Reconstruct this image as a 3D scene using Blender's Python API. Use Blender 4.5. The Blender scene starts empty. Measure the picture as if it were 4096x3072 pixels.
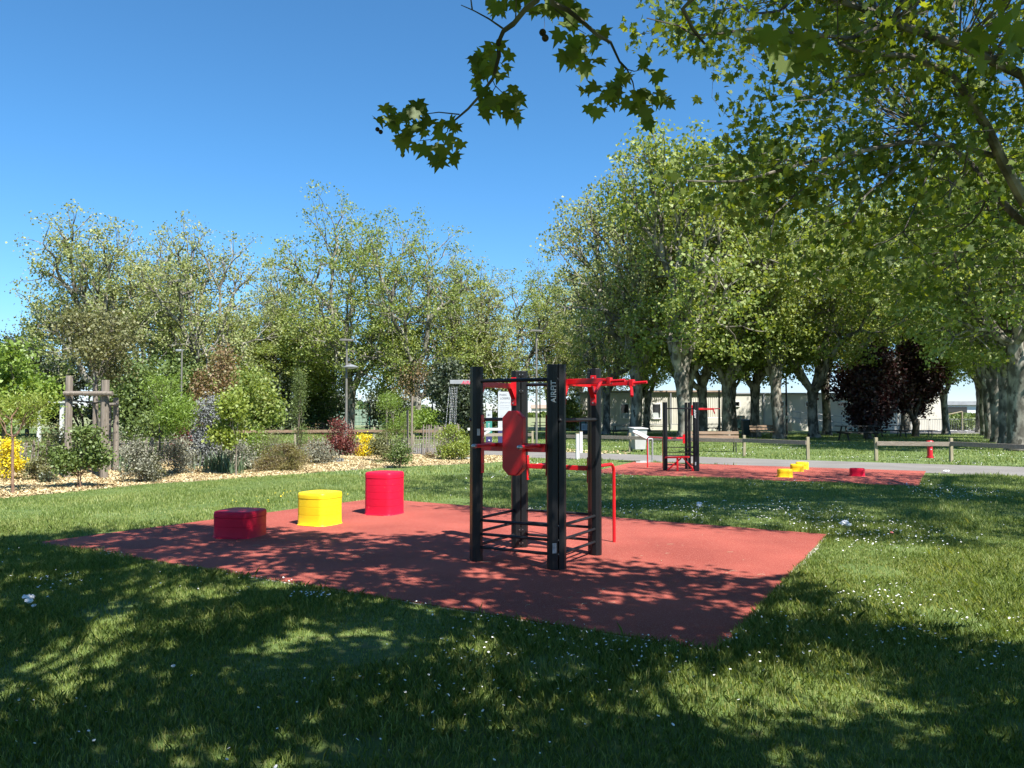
import bpy, math, random
import numpy as np
from mathutils import Vector, Matrix, Quaternion
R = math.radians
sc = bpy.context.scene
COL = sc.collection
random.seed(7)

# ------------------------------------------------------------------ camera, sky, sun, exposure
CAM_H = 1.65
F = 800.0
PITCH = math.atan(28.5 / F)
cam_d = bpy.data.cameras.new("camera")
cam_d.sensor_width = 36
cam_d.lens = F / 1024 * 36
cam_d.clip_start = 0.05
cam_d.clip_end = 3000
cam = bpy.data.objects.new("camera", cam_d)
COL.objects.link(cam)
cam.location = (0, 0, CAM_H)
cam.rotation_euler = (math.pi / 2 + PITCH, 0, 0)
sc.camera = cam

SUN_EL = R(53)
SUN_AZ = (0.60, -0.80)
world = bpy.data.worlds.new("World")
sc.world = world
world.use_nodes = True
wn = world.node_tree
bg = wn.nodes["Background"]
sky = wn.nodes.new("ShaderNodeTexSky")
sky.sky_type = 'NISHITA'
sky.sun_disc = False
sky.sun_elevation = SUN_EL
sky.sun_rotation = math.atan2(SUN_AZ[0], SUN_AZ[1])
sky.air_density = 1.0
sky.dust_density = 0.0
sky.altitude = 1500
sky.ozone_density = 6.0
tint = wn.nodes.new("ShaderNodeMixRGB")
tint.blend_type = 'MULTIPLY'
tint.inputs[0].default_value = 1.0
tint.inputs[2].default_value = (0.58, 0.91, 1.0, 1)
wn.links.new(sky.outputs[0], tint.inputs[1])
wn.links.new(tint.outputs[0], bg.inputs[0])
wtc = wn.nodes.new("ShaderNodeTexCoord")                     # paler, milkier air towards the horizon
wsep = wn.nodes.new("ShaderNodeSeparateXYZ")
wn.links.new(wtc.outputs["Generated"], wsep.inputs[0])
wrp = wn.nodes.new("ShaderNodeValToRGB")
wrp.color_ramp.elements[0].position = 0.0; wrp.color_ramp.elements[0].color = (0.70, 0.66, 0.74, 1)
wrp.color_ramp.elements[1].position = 0.30; wrp.color_ramp.elements[1].color = (0.54, 0.90, 0.98, 1)
we = wrp.color_ramp.elements.new(0.12); we.color = (0.60, 0.84, 0.93, 1)
wn.links.new(wsep.outputs["Z"], wrp.inputs[0])
wn.links.new(wrp.outputs[0], tint.inputs[2])
bg.inputs[1].default_value = 0.095
sun_d = bpy.data.lights.new("sun", 'SUN')
sun_d.energy = 5.0
sun_d.angle = R(0.53)
sun_d.color = (1.0, 0.95, 0.86)
sun = bpy.data.objects.new("sun", sun_d)
COL.objects.link(sun)
sd = Vector((-SUN_AZ[0] * math.cos(SUN_EL), -SUN_AZ[1] * math.cos(SUN_EL), -math.sin(SUN_EL)))
sun.rotation_euler = sd.to_track_quat('-Z', 'Y').to_euler()
sun.location = (20, -30, 40)
vs = sc.view_settings
vs.view_transform = 'Standard'
vs.look = 'None'
vs.gamma = 1
vs.exposure = 1.2
vs.use_curve_mapping = False
sc.cycles.max_bounces = 6
sc.cycles.transparent_max_bounces = 6

# ------------------------------------------------------------------ photo geometry -> world
def ray(sx, sy):
    u = (sx / 4 - 512) / F
    v = (384 - sy / 4) / F
    return Vector((u, math.cos(PITCH) - v * math.sin(PITCH), math.sin(PITCH) + v * math.cos(PITCH)))

def G(sx, sy, z=0.0):
    d = ray(sx, sy)
    t = (z - CAM_H) / d.z
    return (d.x * t, d.y * t)

def P(sx, sy, y):
    d = ray(sx, sy)
    t = y / d.y
    return Vector((d.x * t, y, CAM_H + d.z * t))

def proj(p):
    """world points (N,3) -> photo pixel x, y and depth"""
    p = np.asarray(p, float)
    q = p - np.array([0, 0, CAM_H])
    c, s = math.cos(PITCH), math.sin(PITCH)
    dep = q[:, 1] * c + q[:, 2] * s
    up = -q[:, 1] * s + q[:, 2] * c
    dd = np.where(dep > 0.05, dep, 0.05)
    return (q[:, 0] / dd * F + 512) * 4, (384 - up / dd * F) * 4, dep

def inpoly(x, y, poly):
    x = np.asarray(x); y = np.asarray(y)
    r = np.zeros(x.shape, bool)
    n = len(poly)
    for i in range(n):
        x0, y0 = poly[i]; x1, y1 = poly[(i + 1) % n]
        if y0 == y1:
            continue
        c = ((y0 > y) != (y1 > y)) & (x < (x1 - x0) * (y - y0) / (y1 - y0) + x0)
        r ^= c
    return r

# ------------------------------------------------------------------ objects and tags
def tag(o, label=None, cat=None, group=None, kind=None):
    if label: o["label"] = label
    if cat: o["category"] = cat
    if group: o["group"] = group
    if kind: o["kind"] = kind
    return o

def thing(name, label, cat, loc=(0, 0, 0), rz=0, group=None, scale=1):
    o = bpy.data.objects.new(name, None)
    COL.objects.link(o)
    o.empty_display_size = 0.2
    o.location = loc if len(loc) == 3 else (loc[0], loc[1], 0)
    o.rotation_euler = (0, 0, rz)
    o.scale = (scale,) * 3 if not hasattr(scale, '__len__') else scale
    return tag(o, label, cat, group)

def link_mesh(name, me, mat, parent=None):
    o = bpy.data.objects.new(name, me)
    COL.objects.link(o)
    if mat is not None:
        me.materials.append(mat)
    if parent is not None:
        o.parent = parent
    return o

def copy_tree(o, parent=None):
    c = o.copy()
    COL.objects.link(c)
    c.parent = parent
    for ch in list(o.children):
        copy_tree(ch, c)
    return c

def dup(root, loc, rz, label, scale=None, group=None):
    c = copy_tree(root)
    c.location = loc if len(loc) == 3 else (loc[0], loc[1], 0)
    c.rotation_euler = (0, 0, rz)
    if scale is not None:
        c.scale = (scale,) * 3 if not hasattr(scale, '__len__') else scale
    c["label"] = label
    if group: c["group"] = group
    return c

def fast_mesh(name, verts, faces, mat, parent=None, smooth=False):
    """verts (N,3), faces (M,k) all with k corners"""
    me = bpy.data.meshes.new(name)
    verts = np.ascontiguousarray(verts, dtype=np.float32)
    faces = np.ascontiguousarray(faces, dtype=np.int32)
    m, k = faces.shape
    me.vertices.add(len(verts))
    me.vertices.foreach_set("co", verts.ravel())
    me.loops.add(m * k)
    me.loops.foreach_set("vertex_index", faces.ravel())
    me.polygons.add(m)
    me.polygons.foreach_set("loop_start", np.arange(0, m * k, k, dtype=np.int32))
    me.polygons.foreach_set("loop_total", np.full(m, k, dtype=np.int32))
    if smooth:
        me.polygons.foreach_set("use_smooth", np.ones(m, dtype=bool))
    me.update(calc_edges=True)
    me.validate()
    return link_mesh(name, me, mat, parent)

class MB:
    def __init__(s):
        s.v = []; s.f = []; s.sm = []
    def add(s, vs_, fs_, smooth=False):
        b = len(s.v)
        s.v += [tuple(v) for v in vs_]
        s.f += [tuple(i + b for i in f) for f in fs_]
        s.sm += [smooth] * len(fs_)
        return s
    def box(s, c, size, rz=0, rx=0, ry=0, bev=0.0):
        hx, hy, hz = size[0] / 2, size[1] / 2, size[2] / 2
        M = Matrix.Translation(Vector(c)) @ Matrix.Rotation(rz, 4, 'Z') @ Matrix.Rotation(ry, 4, 'Y') @ Matrix.Rotation(rx, 4, 'X')
        b = min(bev, hx * .6, hy * .6)
        if b > 0:
            out = [(-hx + b, -hy), (hx - b, -hy), (hx, -hy + b), (hx, hy - b), (hx - b, hy), (-hx + b, hy), (-hx, hy - b), (-hx, -hy + b)]
        else:
            out = [(-hx, -hy), (hx, -hy), (hx, hy), (-hx, hy)]
        n = len(out)
        vv = [M @ Vector((x, y, -hz)) for x, y in out] + [M @ Vector((x, y, hz)) for x, y in out]
        ff = [tuple(range(n))[::-1], tuple(range(n, 2 * n))] + [(i, (i + 1) % n, n + (i + 1) % n, n + i) for i in range(n)]
        return s.add(vv, ff)
    def prism(s, out, z0, z1, M=None):
        n = len(out)
        vv = [Vector((x, y, z0)) for x, y in out] + [Vector((x, y, z1)) for x, y in out]
        if M is not None: vv = [M @ v for v in vv]
        ff = [tuple(range(n))[::-1], tuple(range(n, 2 * n))] + [(i, (i + 1) % n, n + (i + 1) % n, n + i) for i in range(n)]
        return s.add(vv, ff)
    def tube(s, pts, rad, n=10, cap=True):
        pts = [Vector(p) for p in pts]
        if not hasattr(rad, '__len__'): rad = [rad] * len(pts)
        vv = []; ff = []
        prev = None
        for i, p in enumerate(pts):
            a = pts[max(i - 1, 0)]; b = pts[min(i + 1, len(pts) - 1)]
            t = (b - a).normalized() if (b - a).length > 1e-9 else Vector((0, 0, 1))
            if prev is None:
                x = t.orthogonal().normalized()
            else:
                x = (prev - t * prev.dot(t))
                x = x.normalized() if x.length > 1e-6 else t.orthogonal().normalized()
            prev = x
            y = t.cross(x)
            for k in range(n):
                an = 2 * math.pi * k / n
                vv.append(p + (x * math.cos(an) + y * math.sin(an)) * rad[i])
        for i in range(len(pts) - 1):
            for k in range(n):
                ff.append((i * n + k, i * n + (k + 1) % n, (i + 1) * n + (k + 1) % n, (i + 1) * n + k))
        s.add(vv, ff, True)
        if cap:
            b = len(s.v) - len(vv)
            s.f.append(tuple(b + k for k in range(n))[::-1]); s.sm.append(False)
            s.f.append(tuple(b + (len(pts) - 1) * n + k for k in range(n))); s.sm.append(False)
        return s
    def lathe(s, prof, c=(0, 0, 0), n=20, rot=None):
        vv = []; ff = []
        for r, z in prof:
            for k in range(n):
                an = 2 * math.pi * k / n
                v = Vector((r * math.cos(an), r * math.sin(an), z))
                if rot is not None: v = rot @ v
                vv.append(v + Vector(c))
        for i in range(len(prof) - 1):
            for k in range(n):
                ff.append((i * n + k, i * n + (k + 1) % n, (i + 1) * n + (k + 1) % n, (i + 1) * n + k))
        s.add(vv, ff, True)
        b = len(s.v) - len(vv)
        s.f.append(tuple(b + k for k in range(n))[::-1]); s.sm.append(False)
        s.f.append(tuple(b + (len(prof) - 1) * n + k for k in range(n))); s.sm.append(False)
        return s
    def ball(s, c, r, n=10):
        pr = [(max(r * math.sin(math.pi * i / 8), r * .02), -r * math.cos(math.pi * i / 8)) for i in range(9)]
        return s.lathe(pr, c, n)
    def build(s, name, mat, parent=None, bevel=0.0, recalc=True):
        me = bpy.data.meshes.new(name)
        me.from_pydata([tuple(v) for v in s.v], [], s.f)
        me.polygons.foreach_set("use_smooth", s.sm)
        me.update()
        if any(s.sm): me.set_sharp_from_angle(angle=R(38))
        o = link_mesh(name, me, mat, parent)
        if bevel > 0:
            md = o.modifiers.new("bevel", 'BEVEL')
            md.width = bevel; md.segments = 2; md.limit_method = 'ANGLE'; md.angle_limit = R(40)
        return o

def text_mesh(name, txt, size, mat, parent, M, shear=0.0, extrude=0.0015, spacing=1.0, bold=0.0):
    cu = bpy.data.curves.new(name, 'FONT')
    cu.body = txt; cu.size = size; cu.shear = shear; cu.extrude = extrude; cu.space_character = spacing
    cu.align_x = 'CENTER'; cu.align_y = 'CENTER'
    cu.offset = bold
    t = bpy.data.objects.new(name + "_tmp", cu)
    COL.objects.link(t)
    dg = bpy.context.evaluated_depsgraph_get()
    me = bpy.data.meshes.new_from_object(t.evaluated_get(dg))
    bpy.data.objects.remove(t)
    me.name = name
    me.transform(M)
    me.materials.clear()
    return link_mesh(name, me, mat, parent)

def frame(origin, xdir, ydir):
    """matrix whose local x,y lie along xdir,ydir at origin"""
    x = Vector(xdir).normalized(); y = Vector(ydir); y = (y - x * y.dot(x)).normalized(); z = x.cross(y)
    M = Matrix((x, y, z)).transposed().to_4x4()
    M.translation = Vector(origin)
    return M

# ------------------------------------------------------------------ materials
def mat(name, c1, c2=None, rough=0.6, scale=8.0, bump=0.0, bscale=None, metal=0.0, detail=4.0, stretch=None, spec=0.5, lo=0.35, hi=0.65, coat=0.0, c3=None, s3=60.0, lo3=.62, hi3=.7):
    m = bpy.data.materials.new(name)
    m.use_nodes = True
    nt = m.node_tree
    b = nt.nodes["Principled BSDF"]
    b.inputs["Roughness"].default_value = rough
    b.inputs["Metallic"].default_value = metal
    b.inputs["Specular IOR Level"].default_value = spec
    if coat: b.inputs["Coat Weight"].default_value = coat
    b.inputs["Base Color"].default_value = (*c1, 1)
    tc = nt.nodes.new("ShaderNodeTexCoord")
    mp = nt.nodes.new("ShaderNodeMapping")
    nt.links.new(tc.outputs["Object"], mp.inputs[0])
    if stretch: mp.inputs["Scale"].default_value = stretch
    if c2 is not None:
        n = nt.nodes.new("ShaderNodeTexNoise")
        n.inputs["Scale"].default_value = scale; n.inputs["Detail"].default_value = detail
        nt.links.new(mp.outputs[0], n.inputs["Vector"])
        rp = nt.nodes.new("ShaderNodeValToRGB")
        rp.color_ramp.elements[0].position = lo; rp.color_ramp.elements[0].color = (*c1, 1)
        rp.color_ramp.elements[1].position = hi; rp.color_ramp.elements[1].color = (*c2, 1)
        nt.links.new(n.outputs[0], rp.inputs[0])
        last = rp.outputs[0]
        if c3 is not None:
            n3 = nt.nodes.new("ShaderNodeTexNoise")
            n3.inputs["Scale"].default_value = s3; n3.inputs["Detail"].default_value = 2
            nt.links.new(mp.outputs[0], n3.inputs["Vector"])
            r3 = nt.nodes.new("ShaderNodeValToRGB")
            r3.color_ramp.elements[0].position = lo3; r3.color_ramp.elements[0].color = (0, 0, 0, 1)
            r3.color_ramp.elements[1].position = hi3; r3.color_ramp.elements[1].color = (1, 1, 1, 1)
            nt.links.new(n3.outputs[0], r3.inputs[0])
            mx = nt.nodes.new("ShaderNodeMixRGB")
            nt.links.new(r3.outputs[0], mx.inputs[0]); nt.links.new(last, mx.inputs[1])
            mx.inputs[2].default_value = (*c3, 1)
            last = mx.outputs[0]
        nt.links.new(last, b.inputs["Base Color"])
    if bump > 0:
        n2 = nt.nodes.new("ShaderNodeTexNoise")
        n2.inputs["Scale"].default_value = bscale or scale * 3; n2.inputs["Detail"].default_value = 5
        nt.links.new(mp.outputs[0], n2.inputs["Vector"])
        bp = nt.nodes.new("ShaderNodeBump")
        bp.inputs["Strength"].default_value = bump; bp.inputs["Distance"].default_value = 0.02
        nt.links.new(n2.outputs[0], bp.inputs["Height"])
        nt.links.new(bp.outputs[0], b.inputs["Normal"])
    return m

def leaf_mat(name, cols, trans=0.35, tcol=(1.25, 1.15, .5), big=0.25, gloss=0.05, rough=.55):
    m = bpy.data.materials.new(name)
    m.use_nodes = True
    nt = m.node_tree
    nt.nodes.clear()
    out = nt.nodes.new("ShaderNodeOutputMaterial")
    geo = nt.nodes.new("ShaderNodeNewGeometry")
    rp = nt.nodes.new("ShaderNodeValToRGB")
    el = rp.color_ramp.elements
    el[0].position = 0; el[0].color = (*cols[0], 1)
    el[1].position = 1; el[1].color = (*cols[-1], 1)
    for i, c in enumerate(cols[1:-1]):
        e = el.new((i + 1) / (len(cols) - 1)); e.color = (*c, 1)
    tc = nt.nodes.new("ShaderNodeTexCoord")
    nz = nt.nodes.new("ShaderNodeTexNoise")
    nz.inputs["Scale"].default_value = big; nz.inputs["Detail"].default_value = 2
    nt.links.new(tc.outputs["Object"], nz.inputs["Vector"])
    mth = nt.nodes.new("ShaderNodeMath"); mth.operation = 'MULTIPLY_ADD'
    mth.inputs[1].default_value = 1.2; mth.inputs[2].default_value = -.6
    nt.links.new(nz.outputs[0], mth.inputs[0])
    ad = nt.nodes.new("ShaderNodeMath"); ad.operation = 'ADD'; ad.use_clamp = True
    nt.links.new(geo.outputs["Random Per Island"], ad.inputs[0]); nt.links.new(mth.outputs[0], ad.inputs[1])
    nt.links.new(ad.outputs[0], rp.inputs[0])
    df = nt.nodes.new("ShaderNodeBsdfDiffuse")
    nt.links.new(rp.outputs[0], df.inputs[0])
    mu = nt.nodes.new("ShaderNodeMixRGB"); mu.blend_type = 'MULTIPLY'; mu.inputs[0].default_value = 1
    mu.inputs[2].default_value = (*tcol, 1)
    nt.links.new(rp.outputs[0], mu.inputs[1])
    tr = nt.nodes.new("ShaderNodeBsdfTranslucent")
    nt.links.new(mu.outputs[0], tr.inputs[0])
    mx = nt.nodes.new("ShaderNodeMixShader"); mx.inputs[0].default_value = trans
    nt.links.new(df.outputs[0], mx.inputs[1]); nt.links.new(tr.outputs[0], mx.inputs[2])
    gl = nt.nodes.new("ShaderNodeBsdfGlossy"); gl.inputs["Roughness"].default_value = rough
    gl.inputs[0].default_value = (.8, .85, .8, 1)
    m2 = nt.nodes.new("ShaderNodeMixShader"); m2.inputs[0].default_value = gloss
    nt.links.new(mx.outputs[0], m2.inputs[1]); nt.links.new(gl.outputs[0], m2.inputs[2])
    nt.links.new(m2.outputs[0], out.inputs[0])
    return m

M = {}
M['black'] = mat("black_powder_coat", (.006, .0065, .0075), (.010, .0105, .012), rough=.42, spec=.3, scale=3, bump=.06, bscale=180)
M['blackbar'] = mat("dark_bar_paint", (.012, .0125, .015), (.018, .0185, .022), rough=.38, spec=.35, scale=5)
M['red'] = mat("red_powder_coat", (.60, .008, .014), (.52, .006, .012), rough=.34, scale=4, bump=.03, bscale=120)
M['steel'] = mat("brushed_steel", (.5, .5, .5), (.35, .35, .36), rough=.3, metal=.9, scale=30)
M['galv'] = mat("galvanised_steel", (.42, .43, .44), (.30, .31, .32), rough=.45, metal=.5, scale=12)
M['white'] = mat("white_paint", (.62, .63, .63), (.54, .55, .55), rough=.4, scale=6)
M['armgrey'] = mat('light_grey_paint', (.30, .32, .34), (.26, .28, .30), rough=.45, scale=4)
M['letter'] = mat("grey_white_lettering", (.55, .56, .58), rough=.5)
M['redletter'] = mat("pink_red_lettering", (.62, .02, .09), rough=.5)
M['redbox'] = mat("red_moulded_plastic", (.62, .010, .045), (.54, .010, .038), rough=.45, spec=.16, scale=2.5, bump=.05, bscale=25, c3=(.62, .12, .10), s3=22, lo3=.70, hi3=.80)
M['yelbox'] = mat("yellow_moulded_plastic", (.84, .60, .014), (.76, .52, .014), rough=.42, spec=.3, scale=2.5, bump=.05, bscale=25, c3=(.60, .42, .08), s3=22, lo3=.70, hi3=.80)
M['rubber'] = mat("red_rubber_granulate", (.25, .041, .027), (.365, .073, .050), rough=.88, scale=.8, detail=6, bump=.55, bscale=260, c3=(.55, .25, .19), s3=170, lo3=.60, hi3=.68)
M['asphalt'] = mat("pale_worn_asphalt", (.16, .15, .14), (.20, .19, .178), rough=.9, scale=.8, bump=.35, bscale=120, c3=(.16, .15, .14), s3=90)
M['soil'] = mat("grass_soil", (.07, .12, .024), (.12, .17, .042), rough=.95, scale=1.3, detail=8, bump=.5, bscale=30, c3=(.12, .12, .045), s3=9, lo3=.55, hi3=.75)
M['mulch'] = mat("wood_chip_mulch", (.32, .25, .16), (.48, .40, .27), rough=.95, scale=14, detail=8, bump=.9, bscale=40, c3=(.13, .085, .04), s3=11, lo3=.58, hi3=.68)
M['field'] = mat("meadow", (.16, .19, .075), (.22, .23, .11), rough=.95, scale=.05, detail=6)
M['wood_grey'] = mat("weathered_timber", (.15, .125, .10), (.25, .215, .18), rough=.85, scale=4, stretch=(8, 8, .6), bump=.5, bscale=10, c3=(.10, .085, .07), s3=6)
M['wood_rail'] = mat("greyed_pine_rail", (.20, .165, .13), (.29, .245, .20), rough=.85, scale=3, stretch=(.6, 8, 8), bump=.4, bscale=9, c3=(.12, .10, .08), s3=5)
M['wood_post'] = mat("pale_pine_post", (.24, .21, .135), (.33, .29, .195), rough=.85, scale=4, stretch=(8, 8, .7), bump=.3, bscale=9)
M['wood_brown'] = mat("brown_bench_wood", (.17, .105, .06), (.25, .17, .11), rough=.7, scale=3, stretch=(.6, 8, 8), bump=.3)
M['wood_dark'] = mat("dark_stained_timber", (.025, .022, .020), (.05, .044, .038), rough=.7, scale=5, bump=.2)
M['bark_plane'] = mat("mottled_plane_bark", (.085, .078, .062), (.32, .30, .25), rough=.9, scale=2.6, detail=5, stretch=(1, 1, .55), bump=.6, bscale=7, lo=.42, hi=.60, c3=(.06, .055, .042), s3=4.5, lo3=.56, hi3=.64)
M['bark_bough'] = mat('dark_plane_bough_bark', (.06, .052, .04), (.22, .20, .165), rough=.9, scale=3.0, detail=5, stretch=(1, 1, .55), bump=.6, bscale=9, lo=.45, hi=.66)  # darker tone of plane bark for the near and overhead trees
M['bark_dark'] = mat("dark_bark", (.045, .036, .028), (.10, .085, .065), rough=.95, scale=6, bump=.5)
M['bark_red'] = mat("reddish_bark", (.16, .09, .06), (.24, .15, .10), rough=.9, scale=9, bump=.3)
M['twig'] = mat("twig_bark", (.07, .055, .04), (.13, .11, .085), rough=.9, scale=9)
M['wall'] = mat("cream_render", (.50, .48, .42), (.57, .55, .49), rough=.9, scale=.6, detail=6, bump=.1, bscale=40)
M['clad'] = mat("pale_metal_cladding", (.52, .50, .44), (.58, .56, .50), rough=.65, scale=.8)
M['roof'] = mat("roof_metal", (.22, .23, .25), (.30, .31, .33), rough=.6, scale=.6)
M['fascia'] = mat("brown_fascia", (.28, .20, .15), (.36, .27, .21), rough=.7, scale=2)
M['glass'] = mat("dark_window_glass", (.012, .014, .016), rough=.08, spec=.8)
M['blind'] = mat("pale_blind", (.40, .44, .44), rough=.8)
M['frame'] = mat("white_window_frame", (.72, .72, .70), rough=.5)
M['teal'] = mat("teal_panel", (.03, .20, .165), (.035, .23, .19), rough=.5, scale=3)
M['darkteal'] = mat('dark_teal_paint', (.012, .045, .045), rough=.5)
M['navy'] = mat("navy_panel", (.035, .035, .12), rough=.5)
M['signwhite'] = mat("sign_white", (.44, .46, .49), (.48, .50, .53), rough=.45, scale=2)
M['ink'] = mat("sign_ink", (.05, .055, .075), rough=.6)
M['inkgrey'] = mat("sign_grey_ink", (.28, .29, .32), rough=.6)
M['binblack'] = mat("black_bin_plastic", (.012, .013, .013), rough=.5)
M['bingrey'] = mat("grey_bin_plastic", (.40, .40, .40), (.46, .46, .46), rough=.55, scale=3)
M['bingreen'] = mat("dark_green_bin_plastic", (.035, .055, .05), (.05, .07, .062), rough=.55, scale=3)
M['hydrant'] = mat("hydrant_red", (.52, .010, .022), (.45, .010, .02), rough=.4, scale=4)
M['lamp_grey'] = mat("lamp_post_grey", (.13, .125, .11), (.17, .16, .145), rough=.5, scale=5)
M['lamp_dark'] = mat("lamp_post_dark", (.03, .03, .03), rough=.5)
M['paper'] = mat("crumpled_white_paper", (.72, .72, .73), (.80, .80, .82), rough=.8, scale=15, bump=.3)
M['pink'] = mat("pink_wrapper", (.75, .22, .20), rough=.6)
M['concrete'] = mat("pale_concrete_edge", (.42, .40, .35), (.52, .50, .44), rough=.9, scale=20, bump=.4)
M['fruit'] = mat("seed_ball", (.035, .028, .016), (.07, .05, .03), rough=.95, scale=300)
M['daisy'] = mat("daisy_petals", (.80, .80, .80), rough=.7)
M['dandy'] = mat("yellow_flower", (.78, .60, .02), rough=.7)
M['chip'] = leaf_mat("wood_chips", [(.20, .135, .065), (.42, .325, .175), (.55, .45, .265), (.62, .54, .35)], trans=.05, gloss=.02, big=1.5)
M['blade'] = leaf_mat("grass_blade", [(.085, .14, .025), (.145, .21, .042), (.21, .28, .06), (.33, .36, .125)], trans=.34, gloss=.04, big=.55)
M['blade_near'] = leaf_mat('grass_blade_near', [(.095, .15, .026), (.16, .225, .044), (.23, .30, .062), (.37, .39, .14)], trans=.40, gloss=.03, big=.9)  # brighter copy of the blade colour, making up for self-shadowing among near blades
M['plane_leaf'] = leaf_mat("plane_leaf", [(.15, .22, .04), (.21, .285, .058), (.28, .345, .08), (.35, .39, .13)], trans=.48, gloss=.04, rough=.6)
M['plane_leaf_pale'] = leaf_mat("plane_leaf_pale", [(.19, .235, .07), (.26, .31, .10), (.33, .365, .14), (.38, .40, .19)], trans=.42, gloss=.04, rough=.6)
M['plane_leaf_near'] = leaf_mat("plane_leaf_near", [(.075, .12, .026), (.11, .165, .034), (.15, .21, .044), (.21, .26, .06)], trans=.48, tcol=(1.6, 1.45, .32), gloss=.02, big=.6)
M['hanging_leaf'] = leaf_mat('hanging_plane_leaf', [(.10, .15, .035), (.14, .20, .045), (.18, .25, .055)], trans=.55, tcol=(1.5, 1.5, .4), gloss=.03, big=3)  # sky backlight put into the colour: lighter, more translucent plane leaf
M['leaf_dark'] = leaf_mat("dark_evergreen_leaf", [(.022, .036, .014), (.04, .058, .022), (.06, .08, .035)], trans=.2, gloss=.08)
M['leaf_mid'] = leaf_mat("mid_green_leaf", [(.075, .12, .026), (.115, .17, .036), (.16, .21, .05)], trans=.3)
M['leaf_bright'] = leaf_mat("bright_spring_leaf", [(.12, .20, .022), (.17, .27, .03), (.23, .33, .05)], trans=.4)
M['leaf_lime'] = leaf_mat("lime_leaf", [(.17, .24, .03), (.24, .31, .045), (.31, .36, .07)], trans=.4)
M['leaf_yellow'] = leaf_mat("yellow_leaf", [(.62, .50, .012), (.76, .62, .015), (.84, .72, .03)], trans=.3)
M['leaf_olive'] = leaf_mat("olive_leaf", [(.10, .11, .04), (.15, .155, .055), (.21, .205, .085)], trans=.28, big=.8)
M['leaf_heath'] = leaf_mat("bronze_heath_leaf", [(.12, .065, .022), (.13, .115, .028), (.19, .17, .045)], trans=.2, big=1.5)
M['leaf_silver'] = leaf_mat("silver_leaf", [(.12, .135, .135), (.20, .215, .22), (.32, .33, .34)], trans=.15, big=1.2)
M['leaf_lav'] = leaf_mat("grey_lavender_leaf", [(.14, .14, .11), (.20, .20, .15), (.27, .27, .19)], trans=.15, big=1.2)
M['leaf_red'] = leaf_mat("red_bronze_leaf", [(.10, .020, .022), (.16, .035, .034), (.24, .07, .05)], trans=.3, tcol=(1.5, .7, .6))
M['leaf_purple'] = leaf_mat("purple_maple_leaf", [(.020, .006, .008), (.038, .011, .013), (.075, .020, .021)], trans=.2, tcol=(1.8, .5, .4), gloss=.05)
M['leaf_copper'] = leaf_mat("copper_leaf", [(.17, .10, .05), (.23, .15, .07), (.20, .19, .07)], trans=.25)
M['leaf_iris'] = leaf_mat("iris_leaf", [(.07, .12, .06), (.11, .17, .09), (.16, .22, .13)], trans=.25)

# ------------------------------------------------------------------ foliage
STAR = np.array([[0, -.08], [.14, -.20], [.38, -.12], [.28, .05], [.54, .27], [.29, .25], [.25, .45], [.12, .39], [0, .76],
                 [-.12, .39], [-.25, .45], [-.29, .25], [-.54, .27], [-.28, .05], [-.38, -.12], [-.14, -.20]], float)
QUAD = np.array([[0, -.5], [.38, -.02], [0, .5], [-.38, .02]], float)
FINE = np.array([[0, -.5], [.13, 0], [0, .5], [-.13, 0]], float)

def leaves(name, pts, size, material, parent, rng, shape=QUAD, fold=.35, up=.6, jitter=.35, droop=0.0):
    n = len(pts)
    if n == 0: return None
    t = rng.normal(size=(n, 3)); t[:, 2] = t[:, 2] * .8 + up
    t /= np.linalg.norm(t, axis=1)[:, None]                 # leaf normal
    a = rng.normal(size=(n, 3)); a[:, 2] -= droop
    a -= (a * t).sum(1)[:, None] * t
    a /= np.linalg.norm(a, axis=1)[:, None] + 1e-9
    b = np.cross(a, t)
    s = size * (1 + jitter * (rng.random(n) * 2 - 1))
    k = len(shape)
    x = shape[:, 0][None, :, None]; y = shape[:, 1][None, :, None]
    z = fold * np.abs(shape[:, 0])[None, :, None] - .25 * fold * (shape[:, 1] ** 2)[None, :, None]
    v = pts[:, None, :] + s[:, None, None] * (x * b[:, None, :] + y * a[:, None, :] + z * t[:, None, :])
    f = np.arange(n * k).reshape(n, k)
    return fast_mesh(name, v.reshape(-1, 3), f, material, parent)

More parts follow.
